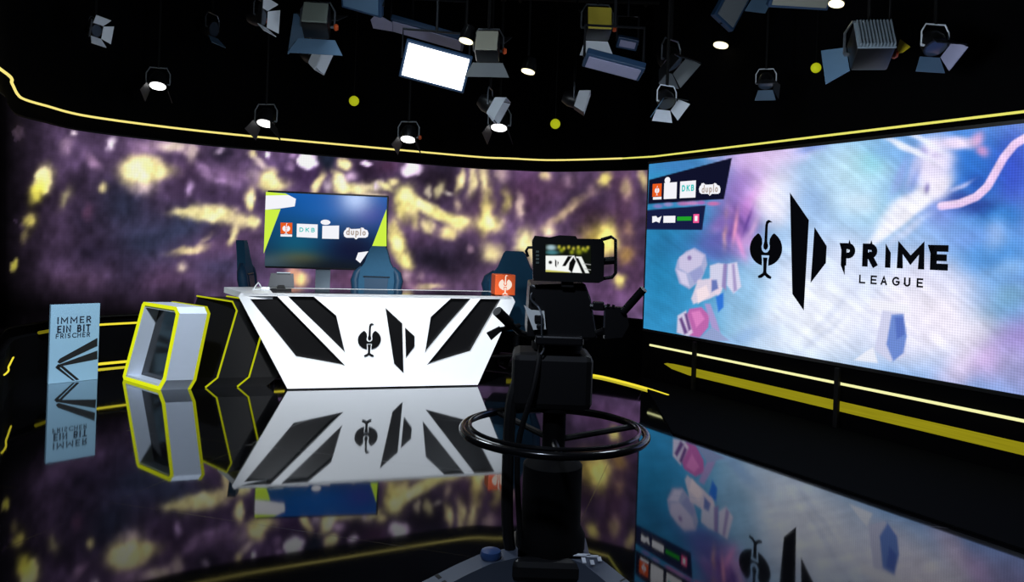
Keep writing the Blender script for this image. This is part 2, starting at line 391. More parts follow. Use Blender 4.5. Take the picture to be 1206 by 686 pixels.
BL = [
 # dark and mid fields
 (215, 270, 40, 24, -20, TE, .75, 1), (175, 290, 45, 30, 20, TE, .7, 1), (145, 240, 30, 30, 0, TE, .6, 1), (155, 325, 26, 22, 0, (38, 38, 55), .8, 1), (240, 300, 60, 22, -10, PU, .6, 1),
 (260, 315, 40, 16, 0, (62, 60, 84), .8, 1), (190, 330, 40, 14, -10, PU, .6, 1), (90, 330, 50, 16, -8, (84, 66, 88), .7, 1), (110, 300, 30, 18, 0, DK, .8, 1), (100, 260, 16, 20, 0, DK, .7, 1),
 (222, 205, 16, 26, 10, (58, 44, 66), .7, 1), (270, 235, 50, 10, 8, (66, 52, 76), .7, 1), (260, 180, 16, 10, 0, DK, .8, 1), (275, 205, 44, 8, 8, PL, .6, 1), (265, 213, 18, 5, 10, (176, 146, 184), .6, 1),
 (384, 188, 12, 12, 0, (30, 38, 52), .9, 2), (335, 205, 28, 12, 0, (58, 44, 72), .6, 1), (360, 210, 14, 14, 0, (60, 44, 72), .7, 1), (432, 200, 16, 14, 0, (46, 34, 52), .8, 1), (455, 195, 14, 10, 0, (84, 54, 80), .7, 1),
 (515, 210, 26, 22, 0, (46, 36, 50), .8, 1), (525, 190, 14, 14, 0, DK, .7, 1), (500, 280, 30, 26, 10, (80, 62, 86), .8, 1), (520, 310, 48, 17, 12, (28, 26, 36), .95, 1.3), (545, 300, 30, 22, 0, (36, 30, 42), .8, 1), (470, 285, 20, 20, 0, (74, 56, 76), .5, 1),
 (555, 260, 24, 24, 0, (92, 68, 92), .6, 1), (570, 240, 14, 40, 0, (90, 66, 84), .5, 1), (620, 225, 24, 40, 0, (84, 56, 82), .6, 1), (655, 275, 30, 14, 0, (118, 92, 124), .6, 1), (690, 250, 34, 18, 0, (60, 42, 62), .8, 1), (660, 220, 30, 12, -20, (96, 68, 92), .6, 1),
 (735, 250, 18, 60, 0, (88, 62, 84), .7, 1), (720, 210, 24, 16, 0, (74, 52, 74), .6, 1), (750, 330, 20, 40, 0, (92, 66, 92), .7, 1), (715, 345, 30, 20, 0, (112, 82, 118), .7, 1), (580, 330, 40, 20, 0, (104, 80, 104), .6, 1),
 (500, 338, 40, 9, 0, (134, 104, 134), .7, 1), (440, 330, 60, 14, 0, (92, 60, 78), .6, 1),
 # left blobs
 (52, 212, 13, 19, 12, YB, .95, 2), (44, 228, 10, 16, 18, (214, 205, 96), .9, 1.5), (36, 262, 8, 11, 15, (190, 180, 96), .85, 1.3), (30, 278, 5, 9, 15, (150, 140, 90), .7, 1), (16, 312, 5, 8, 10, (196, 190, 84), .85, 1.5), (22, 152, 8, 14, -5, (120, 100, 116), .8, 1.3),
 (77, 172, 8, 10, 20, (156, 132, 156), .8, 1.3), (86, 158, 4, 4, 0, (232, 216, 226), .9, 1.3), (130, 169, 5, 7, 30, (226, 212, 224), .85, 1.3), (110, 190, 12, 6, 40, (158, 130, 156), .7, 1.2), (78, 232, 6, 14, 30, (190, 180, 140), .8, 1.2), (121, 221, 5, 6, 0, YC, .9, 1.4), (104, 250, 7, 10, 0, (104, 74, 100), .7, 1.2), (92, 215, 9, 20, 30, (40, 34, 48), .6, 1),
 (122, 150, 20, 8, 0, DK, .5, 1), (160, 180, 12, 12, -30, PL, .7, 1), (166, 202, 27, 19, 0, YC, .97, 2), (164, 198, 20, 12, 0, YB, .8, 1.3), (168, 222, 16, 8, 0, (210, 190, 190), .6, 1.2), (190, 204, 16, 9, 0, (206, 196, 140), .7, 1.2),
 (195, 174, 34, 7, 4, (176, 150, 168), .7, 1.3), (204, 174, 16, 6, 0, (222, 208, 186), .7, 1.3), (226, 180, 6, 12, 10, (214, 194, 190), .85, 1.3), (240, 200, 14, 5, 40, (164, 136, 172), .7, 1.2), (224, 222, 4, 9, 0, (170, 146, 180), .8, 1.3), (258, 178, 6, 4, -30, (196, 176, 200), .7, 1.2),
 (222, 250, 20, 6, 2, (226, 214, 160), .9, 1.4), (256, 252, 30, 10, 8, YC, .95, 1.6), (246, 254, 18, 6, 0, YB, .7, 1.2), (284, 262, 10, 8, 0, (222, 208, 160), .85, 1.4), (273, 276, 5, 12, 15, YC, .9, 1.5), (221, 294, 22, 5, -10, (204, 188, 146), .9, 1.4), (240, 282, 12, 3, -40, (176, 158, 140), .6, 1.2), (213, 315, 6, 6, 0, (206, 190, 170), .8, 1.2),
 (296, 238, 4, 9, 0, (226, 214, 140), .9, 1.4), (299, 262, 8, 10, 0, YB, .9, 1.5), (298, 182, 5, 5, 0, YC, .9, 1.4), (305, 190, 14, 4, 30, (206, 190, 180), .75, 1.2), (300, 205, 8, 10, 0, (190, 170, 180), .6, 1.2),
 # above and right of the television
 (317, 207, 10, 9, 20, (226, 214, 150), .95, 1.4), (322, 218, 17, 8, 0, (234, 222, 160), .95, 1.6), (295, 232, 5, 12, 10, YC, .9, 1.3), (318, 182, 3, 3, 0, WH, .9, 1.3), (346, 186, 4, 5, 0, (190, 160, 200), .7, 1.2), (343, 198, 5, 5, 0, (180, 150, 190), .7, 1.2),
 (362, 190, 10.5, 11, 0, (238, 222, 246), .97, 4), (366, 201, 4, 6, 0, (70, 52, 84), .7, 1.5), (374, 216, 5, 14, 18, YC, .95, 1.5), (386, 218, 5, 8, -20, (196, 180, 190), .7, 1.3), (406, 194, 8, 8, 0, (232, 220, 160), .95, 2), (398, 214, 7, 14, -25, YB, .95, 1.5), (410, 210, 8, 6, -40, (188, 164, 186), .8, 1.2), (430, 192, 6, 4, 0, (232, 206, 240), .9, 2),
 (415, 224, 18, 6, 5, (232, 222, 160), .9, 1.5), (435, 220, 18, 6, 0, (222, 210, 170), .8, 1.3), (443, 218, 3, 5, 0, WH, .8, 1.3), (440, 229, 16, 3, 0, (214, 200, 170), .7, 1.3),
 (484, 201, 13, 10, 0, (236, 214, 240), .97, 3), (448, 216, 3, 5, 0, (196, 180, 180), .8, 1.2), (462, 216, 8, 6, 20, YC, .95, 1.4), (454, 220, 12, 3, 30, YB, .8, 1.3), (478, 232, 12, 13, 20, YB, .97, 1.5), (474, 248, 10, 16, 0, (218, 206, 136), .9, 1.3), (488, 246, 9, 14, 0, (214, 202, 140), .8, 1.2), (500, 242, 22, 7, 28, YB, .95, 1.6), (522, 254, 18, 7, 18, (232, 222, 150), .95, 1.5), (540, 262, 14, 11, 0, (228, 216, 150), .95, 1.4), (506, 266, 8, 10, -30, YC, .9, 1.4), (528, 275, 9, 8, 0, (214, 200, 140), .9, 1.3), (490, 262, 5, 9, 0, (190, 176, 130), .7, 1.2),
 (467, 288, 9, 24, -22, (222, 210, 140), .95, 1.6), (479, 310, 8, 11, 0, (234, 222, 150), .95, 1.5), (462, 268, 5, 10, 0, (200, 186, 130), .8, 1.2), (504, 225, 4, 7, 10, (216, 204, 180), .85, 1.4), (516, 224, 5, 10, 25, (226, 216, 170), .85, 1.4), (526, 228, 6, 3, 0, (200, 190, 180), .8, 1.2), (540, 213, 5, 14, 15, YC, .9, 1.4), (556, 212, 6, 18, 12, (222, 208, 160), .9, 1.3), (571, 212, 7, 20, 0, (216, 202, 156), .85, 1.2), (592, 205, 8, 10, 0, (176, 156, 150), .7, 1.2), (538, 240, 5, 7, 0, (190, 172, 150), .7, 1.2),
 (572, 252, 7, 26, 5, (214, 200, 130), .85, 1.2), (574, 262, 17, 11, 0, (232, 220, 150), .92, 1.3), (595, 236, 6, 14, 5, (206, 190, 130), .8, 1.2), (611, 243, 5, 14, -5, (206, 188, 170), .8, 1.2), (618, 285, 10, 16, 20, YB, .9, 1.2), (578, 298, 13, 11, -20, (214, 200, 150), .9, 1.3), (552, 294, 4, 5, 0, (160, 134, 150), .7, 1.2), (480, 328, 5, 9, 0, (206, 180, 190), .7, 1.2), (495, 325, 5, 6, 0, (190, 160, 180), .7, 1.2), (506, 338, 16, 4, 0, YC, .7, 1.4), (345, 325, 10, 12, 0, (210, 160, 130), .8, 1.3), (355, 330, 8, 8, 0, (222, 196, 130), .8, 1.3),
 (642, 208, 6, 6, 0, (214, 196, 150), .8, 1.2), (666, 250, 34, 6, -34, (180, 160, 130), .75, 1.1), (670, 212, 8, 8, 0, (168, 140, 160), .7, 1.2), (648, 272, 8, 7, 0, (226, 210, 170), .85, 1.2), (712, 210, 8, 10, 20, (226, 212, 130), .9, 1.3), (737, 222, 6, 12, 0, (186, 166, 130), .7, 1.2), (698, 226, 6, 8, 0, (160, 134, 140), .6, 1.2), (758, 212, 5, 12, -15, (196, 180, 130), .8, 1.3), (610, 240, 5, 12, 0, (190, 166, 160), .6, 1.2),
 (705, 282, 22, 20, 0, (180, 160, 84), .8, 1.2), (718, 280, 12, 18, 0, (244, 230, 140), .95, 1.3), (738, 300, 10, 12, 20, (170, 140, 80), .7, 1.2), (728, 330, 8, 8, 0, (236, 220, 140), .9, 1.4), (626, 300, 8, 12, 0, YC, .7, 1.2), (742, 270, 6, 10, 0, (150, 124, 100), .6, 1.2),
]
for (cx, cy, rx, ry, an, col, al, p) in BL: blob(img, wx, wy, cx, cy, rx, ry, an, col, al, p)
img *= (1.05 + .62*(fbm(X/9, Y/13, 31, 3)-.44))[:, None]
img *= (1 + .3*(fbm(X/40, Y/30, 37, 2)-.38))[:, None]
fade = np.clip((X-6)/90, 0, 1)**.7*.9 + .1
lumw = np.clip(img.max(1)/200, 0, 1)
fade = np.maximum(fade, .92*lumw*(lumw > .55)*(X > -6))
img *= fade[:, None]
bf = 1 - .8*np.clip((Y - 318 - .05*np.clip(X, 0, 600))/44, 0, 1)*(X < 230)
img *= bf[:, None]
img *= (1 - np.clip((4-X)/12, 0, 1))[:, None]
img = 255*np.clip((np.clip(img, 0, 400)/255)**1.22*1.22, 0, .95)
lw = thing('led_video_wall', 'curved video wall with blurred yellow and purple picture behind the news desk', 'video wall', (0, 0, LB))
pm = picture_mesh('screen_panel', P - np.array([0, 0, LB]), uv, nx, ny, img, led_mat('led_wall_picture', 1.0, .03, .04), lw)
# casing behind the panel
cs = wall_sheet('casing', [Vector((p.x, p.y)) for p in off_plan(led_plan, .01)], -.02, LT-LB+.02, BLACK, .035, lw)
# dark plinth under it, with two glowing strips
PLm = [p for p in off_plan(led_plan, -.05)]
struct(wall_sheet('trim_1', PLm, 0, .42, WALLB, .09))
YEL = emis('yellow_light_strip', (246, 228, 60), 1.0); YELDIM = emis('yellow_light_strip_dim', (120, 112, 20), .8); PALE = emis('pale_yellow_light_strip', (247, 246, 176), 1.0)
CORN = emis('warm_yellow_cornice', (252, 234, 132), 1.0); ORA = None
def strip(name, pts, r, m, label=None, cat='light strip'):
    bm = bmesh.new(); tube(bm, pts, r, 6); o = link(name, bm, m)
    return o
up = off_plan(led_plan, -.075); dn = off_plan(led_plan, -.09)
def pick(pl, z, x0, x1):
    return [Vector((p.x, p.y, z)) for p in pl if x0 <= proj((p.x, p.y, z))[0] <= x1 and p.y > 3]
def w_strip(pl, z, x0, x1, r, m, label):
    pts = pick(pl, z, x0, x1)
    if len(pts) > 1: tag(strip('light_strip', pts, r, m), label, 'light strip')
w_strip(up, .44, 84, 345, .011, YEL, 'upper yellow light strip along the foot of the curved video wall')
w_strip(up, .44, 596, 622, .03, YELDIM, 'short olive light strip between the desk and the studio camera')
w_strip(up, .44, 44, 82, .016, YELDIM, 'dim yellow light band beside the printed sign at the wall corner')
w_strip(dn, .03, 90, 170, .014, YEL, 'lower yellow light strip at floor level behind the white tunnel frame')
pts = pick(up, .30, 3, 16)
if len(pts) > 1: tag(strip('light_strip', pts, .007, YEL), 'short yellow light strip at the far left corner of the room', 'light strip')
# glowing cornice: along the wall, then along the top of the big screen
cpts = [Vector((p.x, p.y, LZ)) for p in off_plan(plan, -.03) if p.y > 1.5 and proj((p.x, p.y, LZ))[0] < 738]
b1 = bmesh.new(); tube(b1, cpts, .0115, 8); struct(link('trim_2', b1, CORN))
zc = S(850, 175.4)[1]
e2 = [cpts[-1], cpts[-1].lerp(S3(.1, zc, .03), .5), S3(.1, zc, .03), S3(1, zc, .03), S3(SLEN+1.5, zc, .03)]
b1 = bmesh.new(); tube(b1, e2, .0095, 8); struct(link('trim_3', b1, emis('pale_yellow_cornice', (232, 228, 108), 1.0)))

# ------------------------------------------------------------------ big screen on the right
scr = thing('led_screen', 'big bright video screen showing blue and lilac art with black logo lettering', 'video screen', (S0.x, S0.y, 0))
def R(v): return Vector((v.x - S0.x, v.y - S0.y, v.z))
nx, ny = 400, 170
sv = np.linspace(0, SLEN, nx); zv = np.linspace(SB, ST, ny)
P = np.zeros((ny, nx, 3)); P[:, :, 0] = SD.x*sv; P[:, :, 1] = SD.y*sv; P[:, :, 2] = zv[:, None]
uv = np.zeros((ny, nx, 2)); uv[:, :, 0] = sv; uv[:, :, 1] = zv[:, None]
Pw = P + np.array([S0.x, S0.y, 0])
ex = F*Pw[..., 0]/Pw[..., 1]; ey = F*(H-Pw[..., 2])/Pw[..., 1]
X = (CX + CR*ex - SR*ey).ravel(); Y = (CY + SR*ex + CR*ey).ravel()
wx = X + 12*(fbm(X/34, Y/34, 41)-.47); wy = Y + 12*(fbm(X/34, Y/34, 57)-.47)
img = np.zeros((X.size, 3))
tt = np.clip((X-760)/450, 0, 1)[:, None]
img[:] = np.array((52, 140, 190))*(1-tt) + np.array((140, 168, 228))*tt
AR = [
 (800, 320, 60, 90, 0, (44, 136, 188), .8, 1.5), (775, 300, 20, 60, 0, (30, 116, 160), .7, 1.2), (800, 195, 40, 10, -8, (60, 120, 180), .9, 1.5), (790, 290, 30, 20, 0, (40, 110, 160), .6, 1), (850, 390, 40, 20, 10, (70, 150, 196), .8, 1.2),
 (890, 200, 40, 40, 0, (176, 140, 206), .95, 1.4), (880, 230, 40, 30, -20, (150, 110, 190), .9, 1.3), (868, 262, 26, 20, 0, (120, 86, 170), .9, 1.2), (850, 285, 34, 20, 0, (86, 78, 160), .85, 1.2), (900, 185, 50, 16, -8, (206, 176, 224), .9, 1.3), (930, 180, 40, 16, -10, (220, 190, 232), .85, 1.2),
 (920, 225, 34, 34, 0, (242, 228, 246), .95, 1.3), (912, 240, 22, 26, 0, (250, 238, 250), .95, 1.5), (880, 250, 10, 30, 30, (206, 110, 200), .6, 1), (868, 275, 7, 24, -16, (226, 130, 190), .8, 1), (862, 268, 3, 20, 14, (90, 56, 130), .7, 1), (874, 262, 3, 16, -30, (84, 50, 120), .7, 1), (880, 285, 10, 12, 0, (216, 130, 214), .8, 1), (872, 300, 14, 8, 30, (160, 90, 180), .7, 1), (850, 262, 16, 6, -30, (186, 150, 214), .7, 1), (885, 268, 4, 14, 30, (250, 190, 230), .8, 1), (855, 272, 2.5, 18, 4, (246, 180, 150), .8, 1),
 (960, 330, 90, 80, 0, (206, 218, 244), .85, 1.3), (930, 380, 80, 60, -20, (224, 232, 248), .9, 1.4), (880, 350, 24, 40, 10, (120, 176, 216), .8, 1.2), (900, 395, 30, 12, -20, (180, 206, 236), .8, 1.2), (870, 400, 30, 8, -24, (140, 178, 222), .8, 1.2), (985, 380, 60, 50, 0, (232, 238, 250), .85, 1.3),
 (980, 215, 60, 50, -10, (178, 208, 238), .9, 1.3), (960, 240, 20, 28, -20, (140, 176, 224), .8, 1.1), (1010, 200, 40, 40, 0, (190, 224, 240), .9, 1.2), (1030, 250, 40, 30, 0, (150, 206, 232), .8, 1.2), (1025, 190, 20, 20, 0, (140, 206, 222), .8, 1.1), (1010, 240, 26, 16, 0, (206, 228, 244), .8, 1.1), (955, 175, 18, 6, -10, (120, 146, 214), .8, 1.2), (1045, 180, 30, 12, 20, (120, 170, 222), .7, 1.1),
 (1150, 200, 60, 60, 0, (46, 112, 204), .95, 1.5), (1195, 200, 26, 50, 0, (52, 70, 190), .8, 1.2), (1130, 165, 26, 10, 10, (64, 126, 206), .9, 1.2), (1170, 300, 60, 40, 0, (70, 140, 214), .9, 1.3), (1135, 240, 36, 13, 4, (40, 64, 150), .9, 1.4), (1160, 246, 16, 10, 0, (36, 50, 130), .9, 1.4), (1105, 250, 20, 20, 0, (110, 130, 214), .7, 1.1), (1180, 255, 30, 16, 0, (40, 120, 200), .8, 1.2), (1175, 275, 14, 18, 10, (166, 190, 232), .7, 1.1), (1140, 280, 30, 14, -10, (110, 150, 226), .7, 1.1), (1150, 215, 14, 12, 0, (36, 70, 160), .7, 1.1),
 (1185, 320, 30, 12, -20, (150, 186, 228), .7, 1.1), (1150, 340, 40, 14, -24, (96, 150, 210), .8, 1.2), (1170, 370, 40, 20, -20, (84, 150, 196), .8, 1.2), (1190, 350, 24, 14, 0, (110, 160, 190), .7, 1.2), (1200, 400, 40, 24, 0, (150, 130, 196), .8, 1.2), (1180, 430, 40, 20, 0, (176, 166, 210), .8, 1.2), (1150, 390, 30, 20, -20, (190, 190, 206), .8, 1.2), (1200, 440, 24, 16, 0, (130, 140, 186), .8, 1.2), (1130, 430, 40, 20, -60, (216, 196, 226), .8, 1.2), (1160, 420, 16, 26, 40, (200, 160, 212), .6, 1.1),
 (1080, 360, 60, 60, 0, (232, 228, 240), .92, 1.5), (1110, 380, 40, 40, 0, (230, 222, 236), .9, 1.3), (1060, 400, 40, 30, 0, (206, 210, 240), .8, 1.2), (1100, 330, 50, 20, 10, (214, 214, 240), .7, 1.2), (1020, 340, 20, 20, 0, (186, 204, 238), .7, 1.1), (1010, 400, 12, 30, 40, (176, 196, 230), .6, 1.1), (985, 360, 5, 40, 44, (178, 192, 224), .6, 1.1), (965, 395, 4, 40, 50, (186, 200, 228), .6, 1.1), (1000, 300, 20, 20, 0, (214, 222, 244), .7, 1.1),
 # pale ribbons at the top right
 (1100, 195, 22, 34, 14, (226, 216, 244), .95, 1.6), (1075, 240, 46, 12, -34, (236, 236, 250), .97, 1.8), (1055, 262, 40, 8, -38, (244, 242, 252), .95, 1.6), (1070, 270, 30, 6, -38, (206, 214, 244), .7, 1.2), (1070, 176, 30, 4, 28, (226, 230, 248), .9, 1.5), (1085, 165, 30, 3, 30, (214, 222, 246), .8, 1.4), (1100, 172, 10, 8, 0, (244, 238, 250), .9, 1.5), (1128, 168, 20, 7, 0, (232, 214, 244), .92, 1.5), (1152, 162, 10, 7, -30, (222, 170, 216), .9, 1.4), (1158, 176, 7, 9, -30, (216, 156, 206), .85, 1.4), (1105, 220, 14, 14, 0, (240, 232, 250), .9, 1.3), (1092, 222, 3, 5, 10, (90, 80, 150), .7, 1.2), (1104, 184, 4, 3, 0, (120, 100, 170), .6, 1.2), (1090, 180, 5, 4, 0, (130, 120, 190), .6, 1.2), (1075, 205, 6, 22, 20, (170, 178, 230), .6, 1.2), (1130, 222, 16, 3, -30, (200, 200, 240), .8, 1.2), (1060, 215, 6, 20, 20, (140, 160, 220), .5, 1.1), (1060, 258, 14, 3, -38, (180, 184, 226), .7, 1.2),
]
AR += [(1300, 240, 80, 50, 20, (60, 100, 200), .8, 1.1), (1320, 420, 110, 60, -10, (196, 160, 214), .7, 1.1), (1450, 300, 120, 90, 30, (206, 214, 244), .7, 1.1), (1400, 160, 80, 50, 0, (170, 130, 206), .7, 1.1), (1600, 420, 160, 120, 0, (70, 130, 200), .7, 1.1)]
for (cx, cy, rx, ry, an, col, al, p) in AR: blob(img, wx, wy, cx, cy, rx, ry, an, col, al, p)
for a_ in [(1100, 195, 20, 34, 14, (232, 224, 248), .7, 1.6), (1075, 240, 46, 11, -34, (240, 240, 252), .9, 1.8), (1055, 264, 40, 6, -38, (246, 244, 252), .9, 1.6), (1072, 176, 32, 3.5, 28, (230, 234, 250), .8, 1.5), (1085, 164, 30, 2.6, 30, (222, 230, 250), .7, 1.4), (1128, 168, 20, 7, 0, (236, 220, 246), .8, 1.5), (1104, 222, 12, 14, 0, (244, 236, 252), .7, 1.3), (1060, 205, 5, 22, 24, (140, 160, 222), .6, 1.1), (1078, 210, 4, 18, 20, (120, 140, 210), .5, 1.1), (1092, 222, 3, 6, 10, (110, 100, 170), .7, 1.2), (868, 270, 22, 14, -20, (96, 66, 150), .6, 1), (852, 262, 16, 8, -20, (110, 90, 170), .7, 1), (866, 268, 2.5, 18, 8, (240, 160, 190), .8, 1), (872, 290, 3, 14, -20, (236, 150, 214), .8, 1), (880, 262, 2, 14, 20, (90, 60, 140), .8, 1), (845, 300, 20, 10, 10, (80, 90, 170), .6, 1)]:
    blob(img, X, Y, *a_)
rb = [(1108, 243), (1130, 240), (1150, 232), (1163, 220), (1172, 204), (1182, 186), (1195, 170), (1212, 160), (1240, 150)]
for (a, c), (d, e) in zip(rb, rb[1:]):
    for k in range(10):
        t = k/10; blob(img, X, Y, a+(d-a)*t, c+(e-c)*t, 4.8, 4.8, 0, (232, 200, 238), .75, 3)
        blob(img, X, Y, a+(d-a)*t-1.5, c+(e-c)*t-1.5, 2.4, 2.4, 0, (248, 226, 248), .5, 2)
blob(img, wx, wy, 1010, 300, 120, 60, -10, (220, 226, 248), .3, 1.2); blob(img, wx, wy, 1000, 370, 110, 60, 10, (236, 238, 252), .45, 1.3); blob(img, wx, wy, 1085, 380, 70, 50, 10, (240, 232, 246), .5, 1.2)
img *= (1.03 + .16*(fbm(X/14, Y/14, 77)-.47))[:, None]
st = fbm((X*.8+Y*.6)/40, (-X*.6+Y*.8)/5, 91)
img *= (1 + .16*(st-.47))[:, None]
FP = fillpoly
LP_, LQ, LR_ = (198, 190, 222), (226, 220, 240), (166, 160, 206)
for pts, col in [
 ([(808, 296), (818, 292), (831, 300), (833, 312), (826, 330), (812, 341), (800, 334), (795, 318), (798, 306)], (178, 176, 214)),
 ([(800, 303), (816, 294), (829, 301), (826, 312), (810, 322), (800, 316)], (206, 198, 228)),
 ([(797, 318), (808, 322), (812, 338), (803, 334)], (214, 208, 236)), ([(812, 322), (826, 314), (829, 322), (818, 334)], (150, 156, 206)),
 ([(836, 313), (846, 310), (853, 311), (851, 340), (846, 350), (836, 336)], (222, 214, 236)), ([(852, 311), (857, 311), (855, 342), (850, 338)], (150, 130, 186)),
 ([(857, 311), (868, 309), (873, 338), (864, 346), (856, 336)], (226, 216, 240)), ([(862, 311), (865, 311), (868, 342), (864, 344)], (160, 146, 196)),
 ([(822, 330), (838, 328), (850, 340), (848, 348), (836, 352), (818, 362), (814, 352)], (232, 212, 228)), ([(820, 342), (832, 336), (836, 348), (822, 358)], (246, 226, 232)),
 ([(843, 350), (852, 345), (852, 362), (846, 368)], (40, 110, 216)), ([(838, 330), (844, 330), (846, 340), (838, 344)], (90, 110, 180)),
 ([(812, 364), (826, 362), (836, 372), (834, 386), (824, 398), (812, 396), (806, 378)], (200, 96, 168)), ([(814, 368), (824, 366), (830, 376), (820, 386)], (222, 130, 196)),
 ([(830, 358), (838, 358), (844, 378), (850, 394), (838, 386)], (176, 150, 206)),
 ([(798, 372), (808, 366), (816, 392), (810, 397), (797, 392)], (222, 206, 230)), ([(800, 376), (803, 374), (810, 392), (806, 394)], (90, 56, 120)), ([(806, 370), (809, 369), (814, 388), (811, 390)], (90, 56, 120)),
 ([(824, 398), (838, 386), (850, 394), (860, 402), (840, 402)], (150, 160, 204)),
 ([(1040, 362), (1064, 368), (1066, 420), (1048, 426), (1030, 412)], (206, 208, 236)),
 ([(1050, 371), (1064, 370), (1068, 396), (1064, 416), (1052, 426), (1044, 406)], (98, 130, 206)), ([(1054, 374), (1064, 374), (1066, 394), (1056, 400)], (84, 110, 190)),
 ([(1026, 352), (1070, 360), (1072, 370), (1024, 364)], (240, 240, 250)), ([(1020, 414), (1028, 408), (1034, 428), (1002, 424)], (238, 240, 250)),
]: FP(img, X, Y, pts, col, .9, 2.2)
blob(img, X, Y, 812, 304, 2.6, 3, 0, (120, 100, 160), .8, 2)
# backing of the sponsor blocks
FP(img, X, Y, [(763, 240.5), (764.5, 212), (862, 186), (852.6, 234.7)], (16, 18, 42), 1, 1.0)
FP(img, X, Y, [(761, 247.8), (831, 242), (827, 271), (761, 270.4)], (22, 28, 66), 1, 1.0)
for x, y, w_, col in [(775, 243, 6, (150, 120, 190)), (787, 241, 6, (170, 140, 200)), (805, 240, 8, (206, 110, 170)), (816, 239.5, 8, (220, 130, 190)), (826, 239, 5, (190, 100, 180)), (840, 240, 8, (222, 110, 170))]:
    blob(img, X, Y, x, y, w_, 2.6, 0, col, .8, 2)
for x, y in [(818, 182), (840, 185)]: blob(img, X, Y, x, y, 8, 3, -10, (180, 180, 230), .8, 1.5)
picture_mesh('screen_panel', P, uv, nx, ny, img, led_mat('led_screen_picture', 1.0, .019, .16), scr)
bm = bmesh.new()
prism(bm, [R(S3(-.03, SB-.03, -.006)), R(S3(SLEN+.03, SB-.03, -.006)), R(S3(SLEN+.03, ST+.03, -.006)), R(S3(-.03, ST+.03, -.006))], (SN.x*.08, SN.y*.08, 0))
link('casing', bm, BLACKP, scr)
INK = mat('black_logo_ink', (12, 13, 22), .7, spec=.1)
def dec(name, fn, m, out=.004, parent=scr):
    bm = bmesh.new(); fn(bm, lambda s, z: R(S3(s, z, out))); return link(name, bm, m, parent)
def sq(bm, to3, pts): poly(bm, [to3(*S(x, y)) for x, y in pts])
def rect_px(bm, to3, x0, y0, x1, y1):
    (s0, z1), (s1, _) = S(x0, y0), S(x1, y0); z0 = S(x0, y1)[1]
    poly(bm, [to3(s0, z0), to3(s1, z0), to3(s1, z1), to3(s0, z1)])
dec('logo_blades', lambda bm, t: (sq(bm, t, [(930.7, 227), (953, 259.5), (947, 366), (933.5, 346.5)]), sq(bm, t, [(959.6, 267.6), (974, 290), (973, 310), (955, 333.5)])), INK)
ec = S(902, 293); er = (S(902, 272.5)[1] - S(902, 313.5)[1])/1.94
dec('bird_emblem', lambda bm, t: emblem(bm, ec[0], ec[1], er, t), INK)
def prime(bm, t):
    zt = .5*(S(991, 287)[1] + S(1117, 288.3)[1]); zb = .5*(S(1033, 315.8)[1] + S(1117, 318.3)[1]); h = zt - zb
    def xs(a, b): return S(a, 300)[0], S(b, 300)[0]
    for ch, a, b in (('P', 991, 1007.5), ('R', 1016, 1033.5), ('M', 1057, 1089.5), ('E', 1096, 1117.3)):
        s0, s1 = xs(a, b); wst = .265*h
        for stx in GL[ch][1]:
            kx = (s1-s0-wst)/GL[ch][0]
            ribbon(bm, [(s0+wst/2+p[0]*kx, zb+wst/2+p[1]*(h-wst)) for p in stx], wst, t)
    s0, s1 = xs(991, 996)
    poly(bm, [t(s0, zb+.02), t(s0, zb+.001), t(s1, zb-.08), t(s1, zb+.02)])
    s0, s1 = xs(988.5, 992); poly(bm, [t(s0, zt), t(s1, zt-.08), t(s1+.02, zt)])
    s0, s1 = xs(1092.5, 1097.5); poly(bm, [t(s0, zt), t(s1, zt-.09), t(s1+.02, zt)])
    s0, s1 = xs(1043, 1049.5); poly(bm, [t(s0, zt+.005), t(s0, zb), t(s1, zb), t(s1, zt-.07)])
dec('title_lettering', prime, INK)
def league(bm, t):
    zt, zb = S(1050, 327)[1], S(1050, 335.5)[1]
    for ch, a in zip('LEAGUE', (1013, 1026.5, 1038.5, 1052, 1066, 1081)):
        s0, s1 = S(a, 331)[0], S(a+5.6, 331)[0]; wst = .014
        for stx in GL[ch][1]:
            kx = (s1-s0)/GL[ch][0]; ribbon(bm, [(s0+p[0]*kx, zb+p[1]*(zt-zb)) for p in stx], wst, t)
dec('subtitle_lettering', league, INK)
WHE = emis('logo_white', (244, 244, 250), 1.0); ORE = emis('logo_orange', (232, 92, 30), 1.0); TUR = emis('logo_turquoise', (60, 196, 190), 1.0); GRE = emis('logo_green', (34, 160, 40), 1.0); PNK = emis('logo_pink', (240, 90, 150), 1.0)
BRN = emis('logo_pale_lettering', (176, 160, 150), 1.0); LGY = emis('logo_grey_lettering', (190, 190, 200), 1.0)
dec('orange_logo', lambda bm, t: rect_px(bm, t, 769, 217, 779.7, 232), ORE)
dec('orange_logo_band', lambda bm, t: rect_px(bm, t, 769.4, 232.4, 779.4, 235.4), WHE)
eo = S(774.3, 224.6); dec('orange_logo_bird', lambda bm, t: emblem(bm, eo[0], eo[1], .032, t), WHE, .006)
def boxes(bm, t):
    rect_px(bm, t, 782.6, 215.7, 797.6, 234.7); rect_px(bm, t, 801.5, 214, 820, 233.6)
    a = S(786.4, 212.6); poly(bm, [t(a[0]+.045*math.cos(k*PI/8), a[1]+.036*math.sin(k*PI/8)) for k in range(16)])
    rect_px(bm, t, 781.8, 254.6, 795.8, 262.6); sq(bm, t, [(768.5, 255), (773, 254.6), (775, 257), (779.5, 254.6), (777, 262.7), (773, 261), (768.5, 262.7)])
dec('white_logo_boxes', boxes, WHE)
